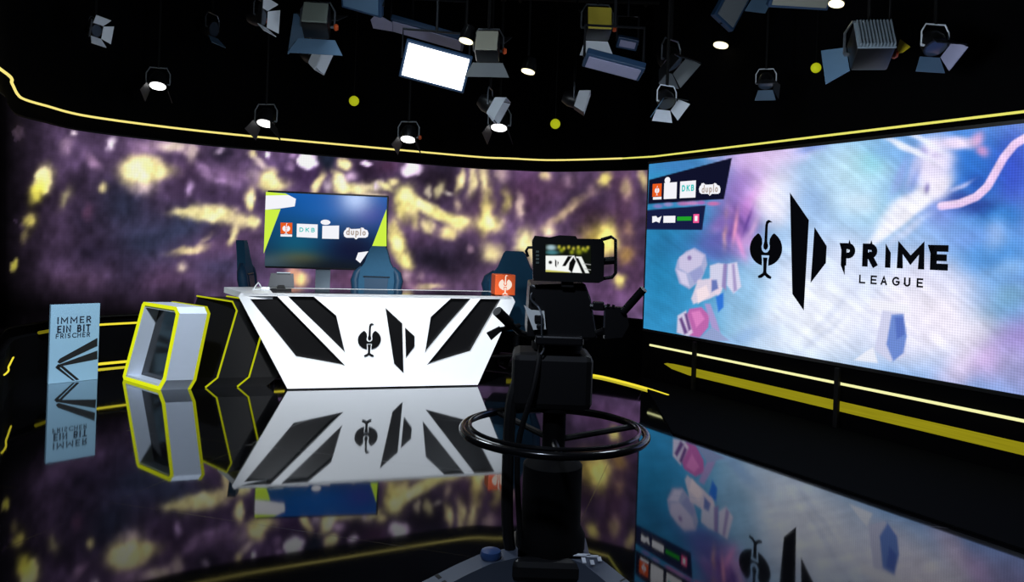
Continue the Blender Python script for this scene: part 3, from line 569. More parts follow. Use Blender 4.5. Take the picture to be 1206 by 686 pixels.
def bubble(bm, t, pxy=(823.4, 215.7, 849, 230), S=S):
    x0, y0, x1, y1 = pxy; w, h = x1-x0, y1-y0
    pts = [(0, .5), (.04, .28), (.1, .18), (.12, .04), (.22, .0), (.3, .14), (.5, .13), (.66, .1), (.72, 0), (.8, .04), (.84, .16), (.95, .24), (1, .5), (.97, .8), (.88, .9), (.6, .9), (.5, 1.06), (.42, .9), (.12, .9), (.03, .78)]
    poly(bm, [t(*S(x0+a*w, y0+c*h)) for a, c in pts])
dec('bubble_logo', bubble, WHE)
def duplo(bm, t):
    s0, s1 = S(827, 223)[0], S(846, 223)[0]; zb = S(836, 227)[1]; zt = S(836, 217.5)[1]
    write(bm, 'duplo', s0, s1, zb, zt, .15, t)
dec('bubble_lettering', duplo, BRN, .006)
def dkb(bm, t):
    s0, s1 = S(803.5, 223)[0], S(818, 223)[0]; write(bm, 'DKB', s0, s1, S(810, 225.5)[1], S(810, 218)[1], .22, t)
dec('box_lettering', dkb, TUR, .006)
dec('green_logo', lambda bm, t: rect_px(bm, t, 797.8, 255.4, 814.7, 260.2), GRE); dec('pink_logo', lambda bm, t: rect_px(bm, t, 817, 252.4, 823.8, 262.8), PNK)
dec('pink_logo_mark', lambda bm, t: rect_px(bm, t, 818.8, 254.6, 822, 260.5), WHE, .006)
# supports and painted strip glow under the screen
bm = bmesh.new(); box(bm, (0, 0, 0), (0, 0, 0)); bm.free()
zs = S(850, 423.8)[1]
bm = bmesh.new(); tube(bm, [S3(.12, zs, .0), S3(SLEN+1.2, zs, .0)], .0115, 8); tag(link('light_strip', bm, PALE), 'pale yellow light strip running under the big video screen', 'light strip')
bm = bmesh.new()
prism(bm, [S3(-.03, 0, -.02), S3(SLEN+1.4, 0, -.02), S3(SLEN+1.4, SB-.035, -.02), S3(-.03, SB-.035, -.02)], (SN.x*.06, SN.y*.06, 0)); struct(link('baseboard_right', bm, WALLB))
bm = bmesh.new(); pts = [S3(.32, .215, -.016)] + [S3(.32+.0*k, .17, -.016) for k in range(0)]
poly(bm, [S3(.33, .20, -.018), S3(.45, .165, -.018), S3(.7, .14, -.018), S3(SLEN+1.2, .14, -.018), S3(SLEN+1.2, .225, -.018), S3(.9, .225, -.018), S3(.5, .222, -.018), S3(.38, .215, -.018)])
EM = bpy.data.materials.new('painted_strip_glow'); EM.use_nodes = True; nt = EM.node_tree; nt.nodes.clear()  # emission paints the blurred reflection of the light strip above
o_ = nt.nodes.new('ShaderNodeOutputMaterial'); e_ = nt.nodes.new('ShaderNodeEmission'); nz = nt.nodes.new('ShaderNodeTexNoise'); nz.inputs['Scale'].default_value = 9
cr_ = nt.nodes.new('ShaderNodeValToRGB'); cr_.color_ramp.elements[0].color = L4((116, 110, 14)); cr_.color_ramp.elements[1].color = L4((160, 150, 26))
nt.links.new(nz.outputs['Fac'], cr_.inputs[0]); nt.links.new(cr_.outputs[0], e_.inputs[0]); nt.links.new(e_.outputs[0], o_.inputs[0])
tag(link('light_strip', bm, EM), 'wide dim olive band painting the strip glow low under the big video screen', 'light strip')
for i, (px_, lb) in enumerate(((820, 'short black post under the screen nearest the studio camera'), (989.5, 'short black post under the middle of the big screen'))):
    s_ = S(px_, 440)[0]; bm = bmesh.new()
    prism(bm, [S3(s_-.02, 0, .02), S3(s_+.02, 0, .02), S3(s_+.02, SB-.04, .02), S3(s_-.02, SB-.04, .02)], (-SN.x*.03, -SN.y*.03, 0))
    tag(link('screen_post', bm, BLACK), lb, 'post')
# matte runner added to stop strip reflections before the screen; floor strip beside it
q = [at_z(791, 512, 0), at_z(778, 451, 0)]
n_ = at_z(850, 531, 0); n2 = at_z(1206, 650, 0); dirr = (n2-n_).normalized()
far = [S3(.02, 0, .04), S3(SLEN+1.2, 0, .04)]
near = [n_ + dirr*3.6, n_ - dirr*.5]
bm = bmesh.new(); prism(bm, [Vector((p.x, p.y, .002)) for p in far + near], (0, 0, .012))
struct(link('added_matte_runner', bm, mat('added_runner_matte', (9, 11, 14), .95, noise=.4, scale=120, spec=.03)))
fp = smoothpath([at_z(x, y, .012) for x, y in ((680, 440), (706, 443.5), (735, 450.5), (762, 458), (787, 466))], 6)
bm = bmesh.new(); tube(bm, fp, .012, 6); tag(link('light_strip', bm, YEL), 'yellow light strip on the floor behind the studio camera', 'light strip')

# ================================================================== NEWS DESK
FBL, FBR = at_z(338.4, 459.7, 0), at_z(562.7, 455, 0)
dd = (FBR-FBL); dd.z = 0; ang = math.atan2(dd.y, dd.x)
DC = (FBL+FBR)/2; DX = Vector((math.cos(ang), math.sin(ang), 0)); DN = Vector((-math.sin(ang), math.cos(ang), 0))
def D(px, py):                      # pixel on the desk front -> local x, z
    r = ray(px, py); O = DC - Vector((0, 0, H)); t = O.dot(DN)/r.dot(DN); P_ = r*t + Vector((0, 0, H)); return (P_-DC).dot(DX), P_.z
desk = thing('news_desk', 'white and black angular news desk with black bird emblem on its front', 'desk', (DC.x, DC.y, 0), ang)
TH = .9
xl0, xr0 = D(338.4, 459.7)[0], D(562.7, 455)[0]; xl1, xr1 = D(281, 344)[0], D(607, 349)[0]
outer = [(xl0, .012), (xr0, .012), (xr1, TH-.05), (xr1-.03, TH), (xl1+.02, TH), (xl1, TH-.03)]
panels = [[D(*p) for p in q] for q in (
    [(291, 346.5), (326, 346.5), (406.5, 431), (348.7, 420.8)], [(338.5, 346.8), (369, 347.5), (396, 372), (406.5, 416)],
    [(531.6, 349.8), (554.8, 350.2), (500.5, 416.5), (507.3, 373.6)], [(566.5, 350.5), (590, 351), (555, 414.5), (502.8, 430)])]
for q in panels:
    for i in range(len(q)): q[i] = (q[i][0], min(q[i][1], TH-.02))
plate_with_holes('front_panel', outer, panels, .055, WHITE, desk)
INSET = mat('desk_black_inset', (8, 8, 10), .3); GRY = mat('desk_grey_edge', (150, 165, 180), .4)
for i, q in enumerate(panels):
    bm2 = bmesh.new(); cx = sum(p[0] for p in q)/4; cz = sum(p[1] for p in q)/4
    prism(bm2, [Vector((cx+(x-cx)*1.02, .050, cz+(z-cz)*1.02)) for x, z in q], (0, .012, 0)); link('black_inset', bm2, INSET, desk)
bm = bmesh.new()
ml_ = lambda x, z: Vector((x, -.012, z))
bl1 = [D(*p) for p in ((454, 363), (473.5, 381), (475, 439), (464, 428))]; bl2 = [D(*p) for p in ((477, 386), (488, 396), (488, 408), (478, 421))]
for q in (bl1, bl2): prism(bm, [ml_(x, z) for x, z in q], (0, .013, 0))
link('logo_blades', bm, INSET, desk)
bm = bmesh.new(); e_c = D(435, 400); er_ = .098
emblem(bm, e_c[0], e_c[1], er_, ml_)

link('bird_emblem', bm, INSET, desk)
# body behind the front
bm = bmesh.new(); prism(bm, [Vector((xl0+.03, .064, 0)), Vector((xr0-.03, .064, 0)), Vector((xr1-.10, .064, TH-.04)), Vector((xl1+.10, .064, TH-.04))], (0, .47, 0)); link('body', bm, BLACKP, desk)
# top: glass with white rim
bm = bmesh.new(); box(bm, ((xl1+xr1)/2+.02, .42, TH-.012), (xr1-xl1-.12, .74, .02)); link('glass_top', bm, mat('dark_glass_top', (14, 18, 20), .08, ior=1.6), desk)
bm = bmesh.new(); zt = TH-.012
box(bm, ((xl1+xr1)/2, .035, zt), (xr1-xl1-.08, .07, .024)); box(bm, (xr1-.06, .4, zt), (.06, .72, .024)); box(bm, ((xl1+xr1)/2, .8, zt), (xr1-xl1-.08, .04, .024))
link('top_rim', bm, WHITE, desk)
# white wing of the top that runs back on the left
bm = bmesh.new()
wl = [(xl1+.05, .0, TH), (xl1-.06, .30, TH+.005), (xl1-.18, .62, TH+.01), (xl1+.22, .78, TH+.01), (xl1+.3, .05, TH)]
prism(bm, [Vector(p) for p in wl], (0, 0, -.055)); link('top_wing', bm, WHITE, desk)

# profile shared by the tunnel frame and the side blocks (a along its own front, z up)
AD = Vector((.79, -.61, 0)).normalized(); ED = Vector((.94, .34, 0)).normalized()
PROF = [(0, .03), (.02, 0), (.70, 0), (.79, .10), (.985, .72), (.935, .775), (.36, .775), (.33, .75)]
def prof3(o, prof, k=1.0, hs=1.0):
    return [o + AD*(a*k) + Vector((0, 0, z*hs)) for a, z in prof]
TO = at_z(146, 447, 0); 
tun = thing('tunnel_frame', 'small white tunnel-shaped stand with yellow edges left of the news desk', 'display stand', TO)
def inset(prof, d):
    n = len(prof); out = []
    for i in range(n):
        p0, p1, p2 = Vector(prof[i-1]), Vector(prof[i]), Vector(prof[(i+1) % n])
        d1 = (p1-p0).normalized(); d2 = (p2-p1).normalized(); n1 = Vector((-d1.y, d1.x)); n2 = Vector((-d2.y, d2.x))
        b_ = (n1+n2).normalized(); k = max(.5, b_.dot(n1)); out.append(tuple(p1 + b_*d/k))
    return out
PIN = inset(PROF, .05)
Z0 = Vector((0, 0, 0)); TD = ED*.24
def loop_shell(bm, A, B, d0, d1):
    n = len(A); r = [[bm.verts.new(p + d) for p in L] for L, d in ((A, d0), (A, d1), (B, d1), (B, d0))]
    for k in range(4):
        P1, P2 = r[k], r[(k+1) % 4]
        for i in range(n): bm.faces.new((P1[i], P1[(i+1) % n], P2[(i+1) % n], P2[i]))
TW = mat('tunnel_white', (206, 214, 228), .4, noise=.03)
bm = bmesh.new(); loop_shell(bm, prof3(Z0, PROF), prof3(Z0, PIN), Z0, TD); link('shell', bm, TW, tun)
NEON = emis('acid_yellow_edge', (222, 232, 26), 1.0); NEOND = emis('acid_yellow_line', (196, 202, 22), .85)
bm = bmesh.new(); loop_shell(bm, prof3(Z0, PROF), prof3(Z0, inset(PROF, .03)), -ED*.012, ED*.004); link('front_edge', bm, NEON, tun)
bm = bmesh.new(); loop_shell(bm, prof3(Z0, inset(PROF, -.006)), prof3(Z0, inset(PROF, .008)), TD-ED*.012, TD+ED*.012); link('rear_edge', bm, NEOND, tun)
bm = bmesh.new(); prism(bm, [p + TD*.5 for p in prof3(Z0, PIN)], ED*.006); link('back_panel', bm, mat('tunnel_dark_back', (28, 28, 30), .15), tun)
# two black blocks joining it to the desk
def blk(o):
    M_ = Matrix.Rotation(-ang, 4, 'Z') @ Matrix.Translation((-DC.x, -DC.y, 0))
    offs = [(0, 0, 0), (.10, .02, .09), (.235, .085, .715), (.195, .075, .80), (-.34, .55, .80), (-.60, .50, 0)]
    q = [M_ @ (o + Vector(p)) for p in offs]; d = M_.to_3x3() @ Vector((.24, .08, 0))
    bm = bmesh.new(); prism(bm, q, d); pb = link('side_block', bm, BLACK, desk)
    bm = bmesh.new(); e_ = M_.to_3x3() @ Vector((-.006, -.006, .004)); tube(bm, [p + e_ for p in q[:5]], .0085, 6); link('light_strip', bm, NEOND, pb)
blk(at_z(243, 457, 0)); blk(at_z(280.5, 456, 0))

# ------------------------------------------------------------------ things on the desk
def dl(x, y, z): return DC + DX*x + DN*y + Vector((0, 0, z))
def desk_at(px, py, z=TH):
    return at_z(px, py, z)
cubeM = mat('orange_plastic', (236, 92, 30), .45, noise=.03)
cp = at(592, 348, 7.66); cs_ = .215
cx_, cy_ = cp.x, cp.y+.1
cb = thing('logo_cube', 'orange cube with white bird emblem on the right end of the desk', 'cube', (cx_, cy_, TH+.001), ang-.06)
bm = bmesh.new(); box(bm, (0, 0, cs_/2), (cs_, cs_, cs_), bev=.008); link('cube_body', bm, cubeM, cb)
bm = bmesh.new(); emblem(bm, .0, cs_*.52, .062, lambda x, z: Vector((x, -cs_/2-.002, z))); link('bird_emblem', bm, emis('cube_emblem_glow_white', (255, 236, 220), .95), cb)  # emblem print is emissive, its brightness painted in
# small desktop monitor seen from behind
mp_ = dl(-1.02, .5, TH+.0)
mp_ = at(331, 337.5, 7.35); mp_.z = TH
mon = thing('desk_monitor', 'small dark tilted monitor on the desk in front of the left chair', 'monitor', mp_, ang)
bm = bmesh.new(); prism(bm, [(-.125, -.02, .03), (-.10, .0, .165), (.115, .0, .165), (.125, -.02, .03)], (0, .05, -.01)); link('shell', bm, mat('monitor_shell', (18, 30, 42), .4), mon)
bm = bmesh.new(); box(bm, (.02, .0, .171), (.13, .04, .008)); link('top_edge', bm, mat('monitor_pale', (170, 190, 198), .4), mon)
bm = bmesh.new(); prism(bm, [(-.05, -.02, 0), (.05, -.02, 0), (.03, -.02, .05), (-.03, -.02, .05)], (0, .06, 0)); box(bm, (0, .0, .006), (.2, .12, .012)); link('foot', bm, BLACKP, mon)
bm = bmesh.new(); tube(bm, [(-.13, .03, .0), (-.085, .03, .15)], .006, 6); link('strut', bm, STEEL, mon)
# white looped cable and plug
wp = at(305, 339, 7.2); wp.z = TH+.002
wc = thing('cable_loop', 'small white looped cable and plug on the left end of the desk', 'cable', wp, ang)
WP = mat('white_plastic', (228, 236, 238), .4)
bm = bmesh.new(); tube(bm, [(-.05, 0, .006), (-.025, 0, .05), (-.008, 0, .075), (.008, 0, .05), (.03, 0, .012), (-.03, -.01, .006), (-.06, 0, .006)], .006, 6); link('cable', bm, WP, wc)
bm = bmesh.new(); box(bm, (.06, 0, .017), (.085, .05, .03), bev=.01); link('plug', bm, WP, wc)

# ------------------------------------------------------------------ television
TL, TR = at(305, 222, 8.85), at(458, 232.5, 9.12)
TBz = at(307, 315.5, 8.87).z; tv_top = .5*(TL.z+TR.z); tva = math.atan2(TR.y-TL.y, TR.x-TL.x)
tvo = (TL+TR)/2; tw = math.hypot(TR.x-TL.x, TR.y-TL.y); th = tv_top-TBz
TVX = Vector((math.cos(tva), math.sin(tva), 0)); TVN = Vector((-math.sin(tva), math.cos(tva), 0)); TVO = Vector((tvo.x, tvo.y, 0))
def TV(px, py):
    r = ray(px, py); O = TVO - Vector((0, 0, H)); t = O.dot(TVN)/r.dot(TVN); P_ = r*t + Vector((0, 0, H)); return (P_-TVO).dot(TVX), P_.z
tv = thing('television', 'large flat television with sponsor logos on a stand behind the desk', 'television', TVO, tva)
bm = bmesh.new(); box(bm, (0, .03, TBz+th/2), (tw, .05, th), bev=.006); link('casing', bm, mat('tv_casing', (14, 22, 36), .35), tv)
nx, ny = 150, 90; bz = .022
xv = np.linspace(-tw/2+bz, tw/2-bz, nx); zv = np.linspace(TBz+bz, tv_top-bz, ny)
P = np.zeros((ny, nx, 3)); P[:, :, 0] = xv; P[:, :, 1] = .003; P[:, :, 2] = zv[:, None]
uv = P[:, :, [0, 2]]
U = ((P[..., 0]+tw/2)/tw*153).ravel(); V = ((tv_top-P[..., 2])/th*93).ravel()
tt = np.clip(V/93, 0, 1)[:, None]
img = np.array((20, 92, 176))*(1-tt)**1.1 + np.array((16, 38, 54))*(1-(1-tt)**1.1)
for a in [(130, 24, 26, 16, 0, (70, 62, 150), .7, 1), (45, 62, 30, 24, 0, (20, 104, 130), .6, 1), (50, 82, 28, 10, 0, (104, 100, 60), .75, 1.1), (112, 68, 30, 22, 0, (14, 18, 50), .9, 1.2), (15, 86, 30, 10, 0, (90, 110, 120), .6, 1), (80, 20, 40, 16, 0, (24, 100, 186), .6, 1), (90, 90, 60, 10, 0, (18, 22, 30), .8, 1)]:
    blob(img, U, V, *a)
picture_mesh('display', P, uv, nx, ny, img, led_mat('tv_picture', 1.0, gloss=True), tv)
def tdec(name, fn, m, out=.002):
    bm = bmesh.new(); fn(bm, lambda x, z: Vector((x, -out, z))); return link(name, bm, m, tv)
def tq(bm, t, pts): poly(bm, [t(*TV(300+x/6.2375, 220+y/6.2375)) for x, y in pts])
LIME = emis('lime_panel', (206, 240, 70), 1.0)
tdec('lime_shapes', lambda bm, t: (tq(bm, t, [(52, 170), (190, 165), (62, 503), (52, 480)]), tq(bm, t, [(55, 36), (225, 50), (250, 62), (55, 68)]), tq(bm, t, [(968, 165), (968, 438), (862, 438)])), LIME)
tdec('white_shapes', lambda bm, t: (tq(bm, t, [(54, 66), (250, 62), (303, 90), (294, 145), (190, 160), (54, 172)]), tq(bm, t, [(760, 485), (835, 475), (775, 562), (742, 535)])), WHE)
tdec('orange_logo', lambda bm, t: tq(bm, t, [(190, 264), (276, 266), (275, 348), (190, 346)]), ORE)
tdec('orange_logo_band', lambda bm, t: tq(bm, t, [(190, 350), (275, 352), (275, 368), (190, 366)]), WHE)
eo2 = TV(300+232/6.2375, 220+308/6.2375); tdec('orange_logo_bird', lambda bm, t: emblem(bm, eo2[0], eo2[1], .04, t), WHE, .004)
def tboxes(bm, t):
    tq(bm, t, [(310, 272), (463, 278), (461, 378), (308, 370)]); tq(bm, t, [(497, 288), (620, 286), (618, 385), (495, 382)])
    a = TV(300+520/6.2375, 220+262/6.2375); poly(bm, [t(a[0]+.058*math.cos(k*PI/8), a[1]+.032*math.sin(k*PI/8)) for k in range(16)])
tdec('white_logo_boxes', tboxes, WHE)
TVp = lambda x, y: TV(300+x/6.2375, 220+y/6.2375)
def tbub(bm, t): bubble(bm, t, (652, 300, 836, 384), TVp)
tdec('bubble_logo', tbub, WHE)
def tdup(bm, t): write(bm, 'duplo', TVp(672, 340)[0], TVp(816, 340)[0], TVp(740, 358)[1], TVp(740, 304)[1], .15, t)
tdec('bubble_lettering', tdup, BRN, .004)
def tdkb(bm, t): write(bm, 'DKB', TVp(328, 320)[0], TVp(442, 320)[0], TVp(385, 334)[1], TVp(385, 302)[1], .2, t)
tdec('box_lettering', tdkb, TUR, .004)
px0, px1 = TV(371, 330)[0], TV(388.5, 330)[0]
bm = bmesh.new(); box(bm, ((px0+px1)/2, .06, TBz/2), (px1-px0, .05, TBz), bev=.004); link('stand_column', bm, mat('stand_white', (176, 196, 214), .4), tv)
bm = bmesh.new(); box(bm, ((px0+px1)/2, .06, .015), (.8, .36, .03), bev=.01); link('stand_base', bm, BLACKP, tv)

def split_loose(o, name):
    bm = bmesh.new(); bm.from_mesh(o.data); seen = set(); par, m = o.parent, o.data.materials[0]
    for f0 in bm.faces:
        if f0.index in seen: continue
        st, fs = [f0], []
        seen.add(f0.index)
        while st:
            f = st.pop(); fs.append(f)
            for v in f.verts:
                for g in v.link_faces:
                    if g.index not in seen: seen.add(g.index); st.append(g)
        vs = {}; me = bpy.data.meshes.new(name); V_ = []; F_ = []
        for f in fs:
            for v in f.verts:
                if v.index not in vs: vs[v.index] = len(V_); V_.append(v.co[:])
            F_.append([vs[v.index] for v in f.verts])
        me.from_pydata(V_, [], F_); me.materials.append(m)
        q = bpy.data.objects.new(name, me); COL.objects.link(q); q.parent = par
    bm.free(); bpy.data.objects.remove(o)
for o in [o for o in bpy.data.objects if o.type == 'MESH']:
    b0 = o.name.split('.')[0]
    nm = {'lime_shapes': 'lime_shape', 'white_shapes': 'white_shape', 'white_logo_boxes': 'white_logo_box', 'subtitle_lettering': 'subtitle_letter_stroke'}.get(b0)
    if nm: split_loose(o, nm)

# ================================================================== GAMING CHAIRS
CHM = mat('chair_leather', (34, 82, 112), .65, spec=.2, noise=.1, scale=20); CHD = mat('chair_leather_dark', (20, 32, 46), .42, noise=.1); CHB = mat('chair_bolster', (26, 62, 90), .5, spec=.25)
def make_chair(loc, rz, label, top=1.37):
    t = thing('gaming_chair', label, 'chair', loc, rz, 'gaming chairs behind the desk')
    k = top/1.37
    bz = .50
    # backrest faces -y (towards the sitter's front); outline seen from behind
    outl = [(-.20, 0), (-.245, .16), (-.25, .30), (-.27, .40), (-.275, .52), (-.235, .60), (-.175, .68), (-.115, .84), (-.09, .87), (.09, .87), (.115, .84), (.175, .68), (.235, .60), (.275, .52), (.27, .40), (.25, .30), (.245, .16), (.20, 0)]
    def lean(x, z, y): return Vector((x, .22 + y + z*.16, bz + z*k))
    bm = bmesh.new(); prism(bm, [lean(x*.82, z, -.035) for x, z in outl], (0, .085, .0))
    es = [e for e in bm.edges if len(e.link_faces) == 2 and e.calc_face_angle(0) > .9]
    bmesh.ops.bevel(bm, geom=es, offset=.018, segments=2, affect='EDGES'); bk = link('backrest', bm, CHM, t, True)
    for sg in (-1, 1):
        bm = bmesh.new(); pts = [(sg*.185, .02), (sg*.225, .18), (sg*.23, .36), (sg*.245, .47), (sg*.225, .55), (sg*.175, .62)]
        tube(bm, [lean(x, z, .0) for x, z in pts], [.035, .05, .05, .055, .05, .025], 10); link('bolster', bm, CHB, bk, True)
    bm = bmesh.new(); c = [(-.10, .05), (-.135, .5), (.135, .5), (.10, .05)]
    prism(bm, [lean(x, z, -.047) for x, z in c], (0, .012, 0)); link('back_cover', bm, CHB, bk)
    bm = bmesh.new(); tube(bm, [lean(-.15, .515, -.04), lean(.15, .515, -.04)], .008, 6); link('seam', bm, CHD, bk)
    bm = bmesh.new(); box(bm, (0, -.02, .46), (.50, .50, .10), bev=.03); st = link('seat', bm, CHM, t, True)
    for sg in (-1, 1):
        bm = bmesh.new(); box(bm, (sg*.235, -.02, .50), (.07, .44, .07), bev=.025); link('seat_bolster', bm, CHB, st, True)
        bm = bmesh.new(); tube(bm, [(sg*.22, .04, .44), (sg*.33, .04, .44), (sg*.33, .04, .66)], .018, 8); box(bm, (sg*.33, -.02, .675), (.08, .26, .03), bev=.01); link('armrest', bm, BLACKP, t)
    bm = bmesh.new(); lathe(bm, [(.05, .40), (.05, .36), (.026, .35), (.026, .12), (.045, .11), (.045, .07)], 14); link('gas_column', bm, GRAPH, t)
    for i in range(5):
        a = i*2*PI/5 + .3; d = Vector((math.cos(a), math.sin(a), 0))
        bm = bmesh.new(); tube(bm, [d*.03 + Vector((0, 0, .095)), d*.3 + Vector((0, 0, .07))], [.028, .018], 8); lg = link('leg', bm, BLACKP, t)
        bm = bmesh.new(); M_ = Matrix.Translation(d*.3 + Vector((0, 0, .03))) @ Matrix.Rotation(a, 4, 'Z') @ Matrix.Rotation(PI/2, 4, 'X')
        lathe(bm, [(.03, -.022), (.03, .022)], 12, M_); link('caster', bm, BLACK, lg)
    return t
def chair_pos(px, ytop, Y):
    p = at(px, ytop, Y); return p
p = chair_pos(447, 291, 8.5); make_chair((p.x, p.y-.36, 0), .02, 'blue-grey gaming chair facing us behind the middle of the desk', p.z)
p = chair_pos(290, 283, 8.05); make_chair((p.x+.34, p.y-.02, 0), 1.72, 'dark gaming chair turned sideways behind the left end of the desk', p.z)
p = chair_pos(606, 297, 8.5); chr_ = make_chair((p.x+.06, p.y+.36, 0), PI-.15, 'dark gaming chair behind the orange cube and the studio camera', p.z); chr_.scale = (1.3, 1.1, 1)

# ================================================================== PRINTED SIGN
GL_, GR_ = at_z(57, 453, 0), at_z(115, 447, 0)
ga = math.atan2(GR_.y-GL_.y, GR_.x-GL_.x); GX = Vector((math.cos(ga), math.sin(ga), 0)); GN = Vector((-math.sin(ga), math.cos(ga), 0)); GW = (GR_-GL_).length
def G(x, y):
    r = ray(x/4.9, 340+y/4.9); O = GL_ - Vector((0, 0, H)); t = O.dot(GN)/r.dot(GN); P_ = r*t + Vector((0, 0, H)); return (P_-GL_).dot(GX), P_.z
sg_ = thing('printed_sign', 'pale blue upright board with black slogan lettering and bent black bars', 'sign', GL_, ga)
gh = .5*(G(288, 98)[1] + G(566, 84)[1])
bm = bmesh.new(); box(bm, (GW/2, .02, gh/2), (GW, .04, gh), bev=.003); link('board', bm, mat('pale_blue_board', (150, 190, 214), .5, noise=.03), sg_)
NAVY = mat('navy_print', (16, 30, 52), .6); KB = mat('black_print', (8, 9, 12), .6)
def gd(name, fn, m): bm = bmesh.new(); fn(bm, lambda x, z: Vector((x, -.002, z))); return link(name, bm, m, sg_)
def gl(bm, t):
    for wd, a, b_, za, zb, wt in (('IMMER', (330, 525), None, (.5*(G(330, 206)[1]+G(525, 196)[1])), .5*(G(330, 166)[1]+G(525, 158)[1]), .17), ('EIN BIT', (331, 523), None, .5*(G(330, 256)[1]+G(525, 248)[1]), .5*(G(330, 215)[1]+G(525, 206)[1]), .19), ('FRISCHER', (324, 521), None, .5*(G(330, 292)[1]+G(525, 276)[1]), .5*(G(330, 262)[1]+G(525, 250)[1]), .16)):
        write(bm, wd, G(a[0], 200)[0], G(a[1], 200)[0], za, zb, wt, t)
gd('slogan_lettering', gl, NAVY)
def gb(bm, t):
    def q(pts): poly(bm, [t(min(G(x, y)[0], GW-.002), max(G(x, y)[1], .003)) for x, y in pts])
    q([(330, 425), (345, 405), (562, 285), (562, 332), (345, 434)]); q([(338, 440), (562, 358), (562, 408), (335, 452)])
    q([(318, 456), (336, 436), (352, 446), (343, 462)]); q([(322, 460), (337, 452), (432, 532), (418, 532)]); q([(346, 452), (362, 446), (458, 526), (440, 530)])
gd('bent_bars', gb, KB)

# ================================================================== STUDIO CAMERA ON PEDESTAL
PX, PY = .21, 3.2
ped = thing('camera_pedestal', 'black studio camera pedestal with round steering ring in the foreground', 'pedestal', (PX, PY, 0))
bm = bmesh.new(); lathe(bm, [(.15, .12), (.15, .2), (.128, .24), (.128, .5), (.1, .53), (.05, .55), (.05, .72), (.1, .74), (.1, 1.0), (.11, 1.0), (.11, 1.03)], 24); link('column', bm, mat('pedestal_black', (4, 4, 5), .75, spec=.08), ped, True)
RR, RZ = .395, .645
bm = bmesh.new(); tube(bm, [(RR*math.cos(k*2*PI/56), RR*math.sin(k*2*PI/56), RZ) for k in range(56)], .017, 10, closed=True); rg = link('steering_ring', bm, mat('ring_gloss_black', (12, 12, 14), .18), ped, True)
bm = bmesh.new()
tube(bm, [((RR-.03)*math.cos(k*2*PI/56), (RR-.03)*math.sin(k*2*PI/56), RZ+.018) for k in range(56)], .009, 8, closed=True); link('inner_ring', bm, MATS['ring_gloss_black'], rg, True)
for a in (PI*.72, PI*1.5, PI*.1):
    bm = bmesh.new(); tube(bm, [(.03*math.cos(a), .03*math.sin(a), RZ-.04), (RR*math.cos(a), RR*math.sin(a), RZ)], .014, 8); link('spoke', bm, BLACKP, rg)
feet = [(at_z(500, 690, .10), 'grey'), (at_z(738, 692, .10), 'grey'), (Vector((PX+.03, PY+.42, .1)), 'grey')]
FT = mat('foot_grey', (66, 74, 88), .45); FTL = mat('foot_label_white', (200, 206, 214), .5)
for i, (p, _) in enumerate(feet):
    v = Vector((p.x-PX, p.y-PY, 0)); d = v.normalized(); ln = v.length; pr = Vector((-d.y, d.x, 0))
    def X3(a, b_, z): return d*a + pr*b_ + Vector((0, 0, z))
    bm = bmesh.new(); prof = [(.08, .04), (.08, .15), (ln*.55, .15), (ln*.72, .13), (ln+.05, .075), (ln+.06, .04)]
    prism(bm, [X3(a, -.05, z) for a, z in prof], pr*.10); bmesh.ops.bevel(bm, geom=[e for e in bm.edges if e.calc_face_angle(0) > .6], offset=.008, segments=2, affect='EDGES'); ft = link('foot', bm, FT, ped, True)
    bm = bmesh.new()
    for s_ in (-.03, .03):
        M_ = Matrix.Translation(X3(ln*.85, s_, .055)) @ Matrix.Rotation(math.atan2(d.y, d.x), 4, 'Z') @ Matrix.Rotation(PI/2, 4, 'X')
        lathe(bm, [(.055, -.018), (.055, .018)], 16, M_)
    link('wheel', bm, BLACK, ft)
    if i == 0:
        bm = bmesh.new(); lathe(bm, [(.04, .15), (.045, .16), (.04, .18), (.02, .185)], 14, Matrix.Translation(X3(ln*.5, 0, 0))); link('brake_knob', bm, mat('blue_knob', (40, 66, 110), .3), ft, True)
    if i == 1:
        bm = bmesh.new(); 
        box(bm, X3(.16, -.0, .154), (.09, .02, .004)); box(bm, X3(.205, -.03, .154), (.016, .05, .004)); box(bm, X3(.205, .03, .154), (.05, .016, .004)); box(bm, X3(.24, -.02, .154), (.016, .04, .004)); box(bm, X3(.24, .03, .154), (.016, .04, .004)); link('sticker', bm, FTL, ft)
bm = bmesh.new(); box(bm, (-.02, .02, .87), (.34, .26, .24), bev=.03); link('counterbalance', bm, BLACK, ped)
bm = bmesh.new(); box(bm, (0, 0, .1), (.34, .34, .1), bev=.03); link('base', bm, BLACKP, ped)
bm = bmesh.new(); tube(bm, smoothpath([(-.13, -.05, .95), (-.185, -.08, .8), (-.195, -.09, .6), (-.19, -.09, .3), (-.17, -.05, .12)], 5), .025, 8)
tube(bm, smoothpath([(-.07, -.08, 1.03), (-.1, -.14, .85), (-.155, -.12, .6), (-.14, -.1, .3), (-.12, -.06, .13)], 5), .012, 8); link('cable_bundle', bm, BLACK, ped, True)

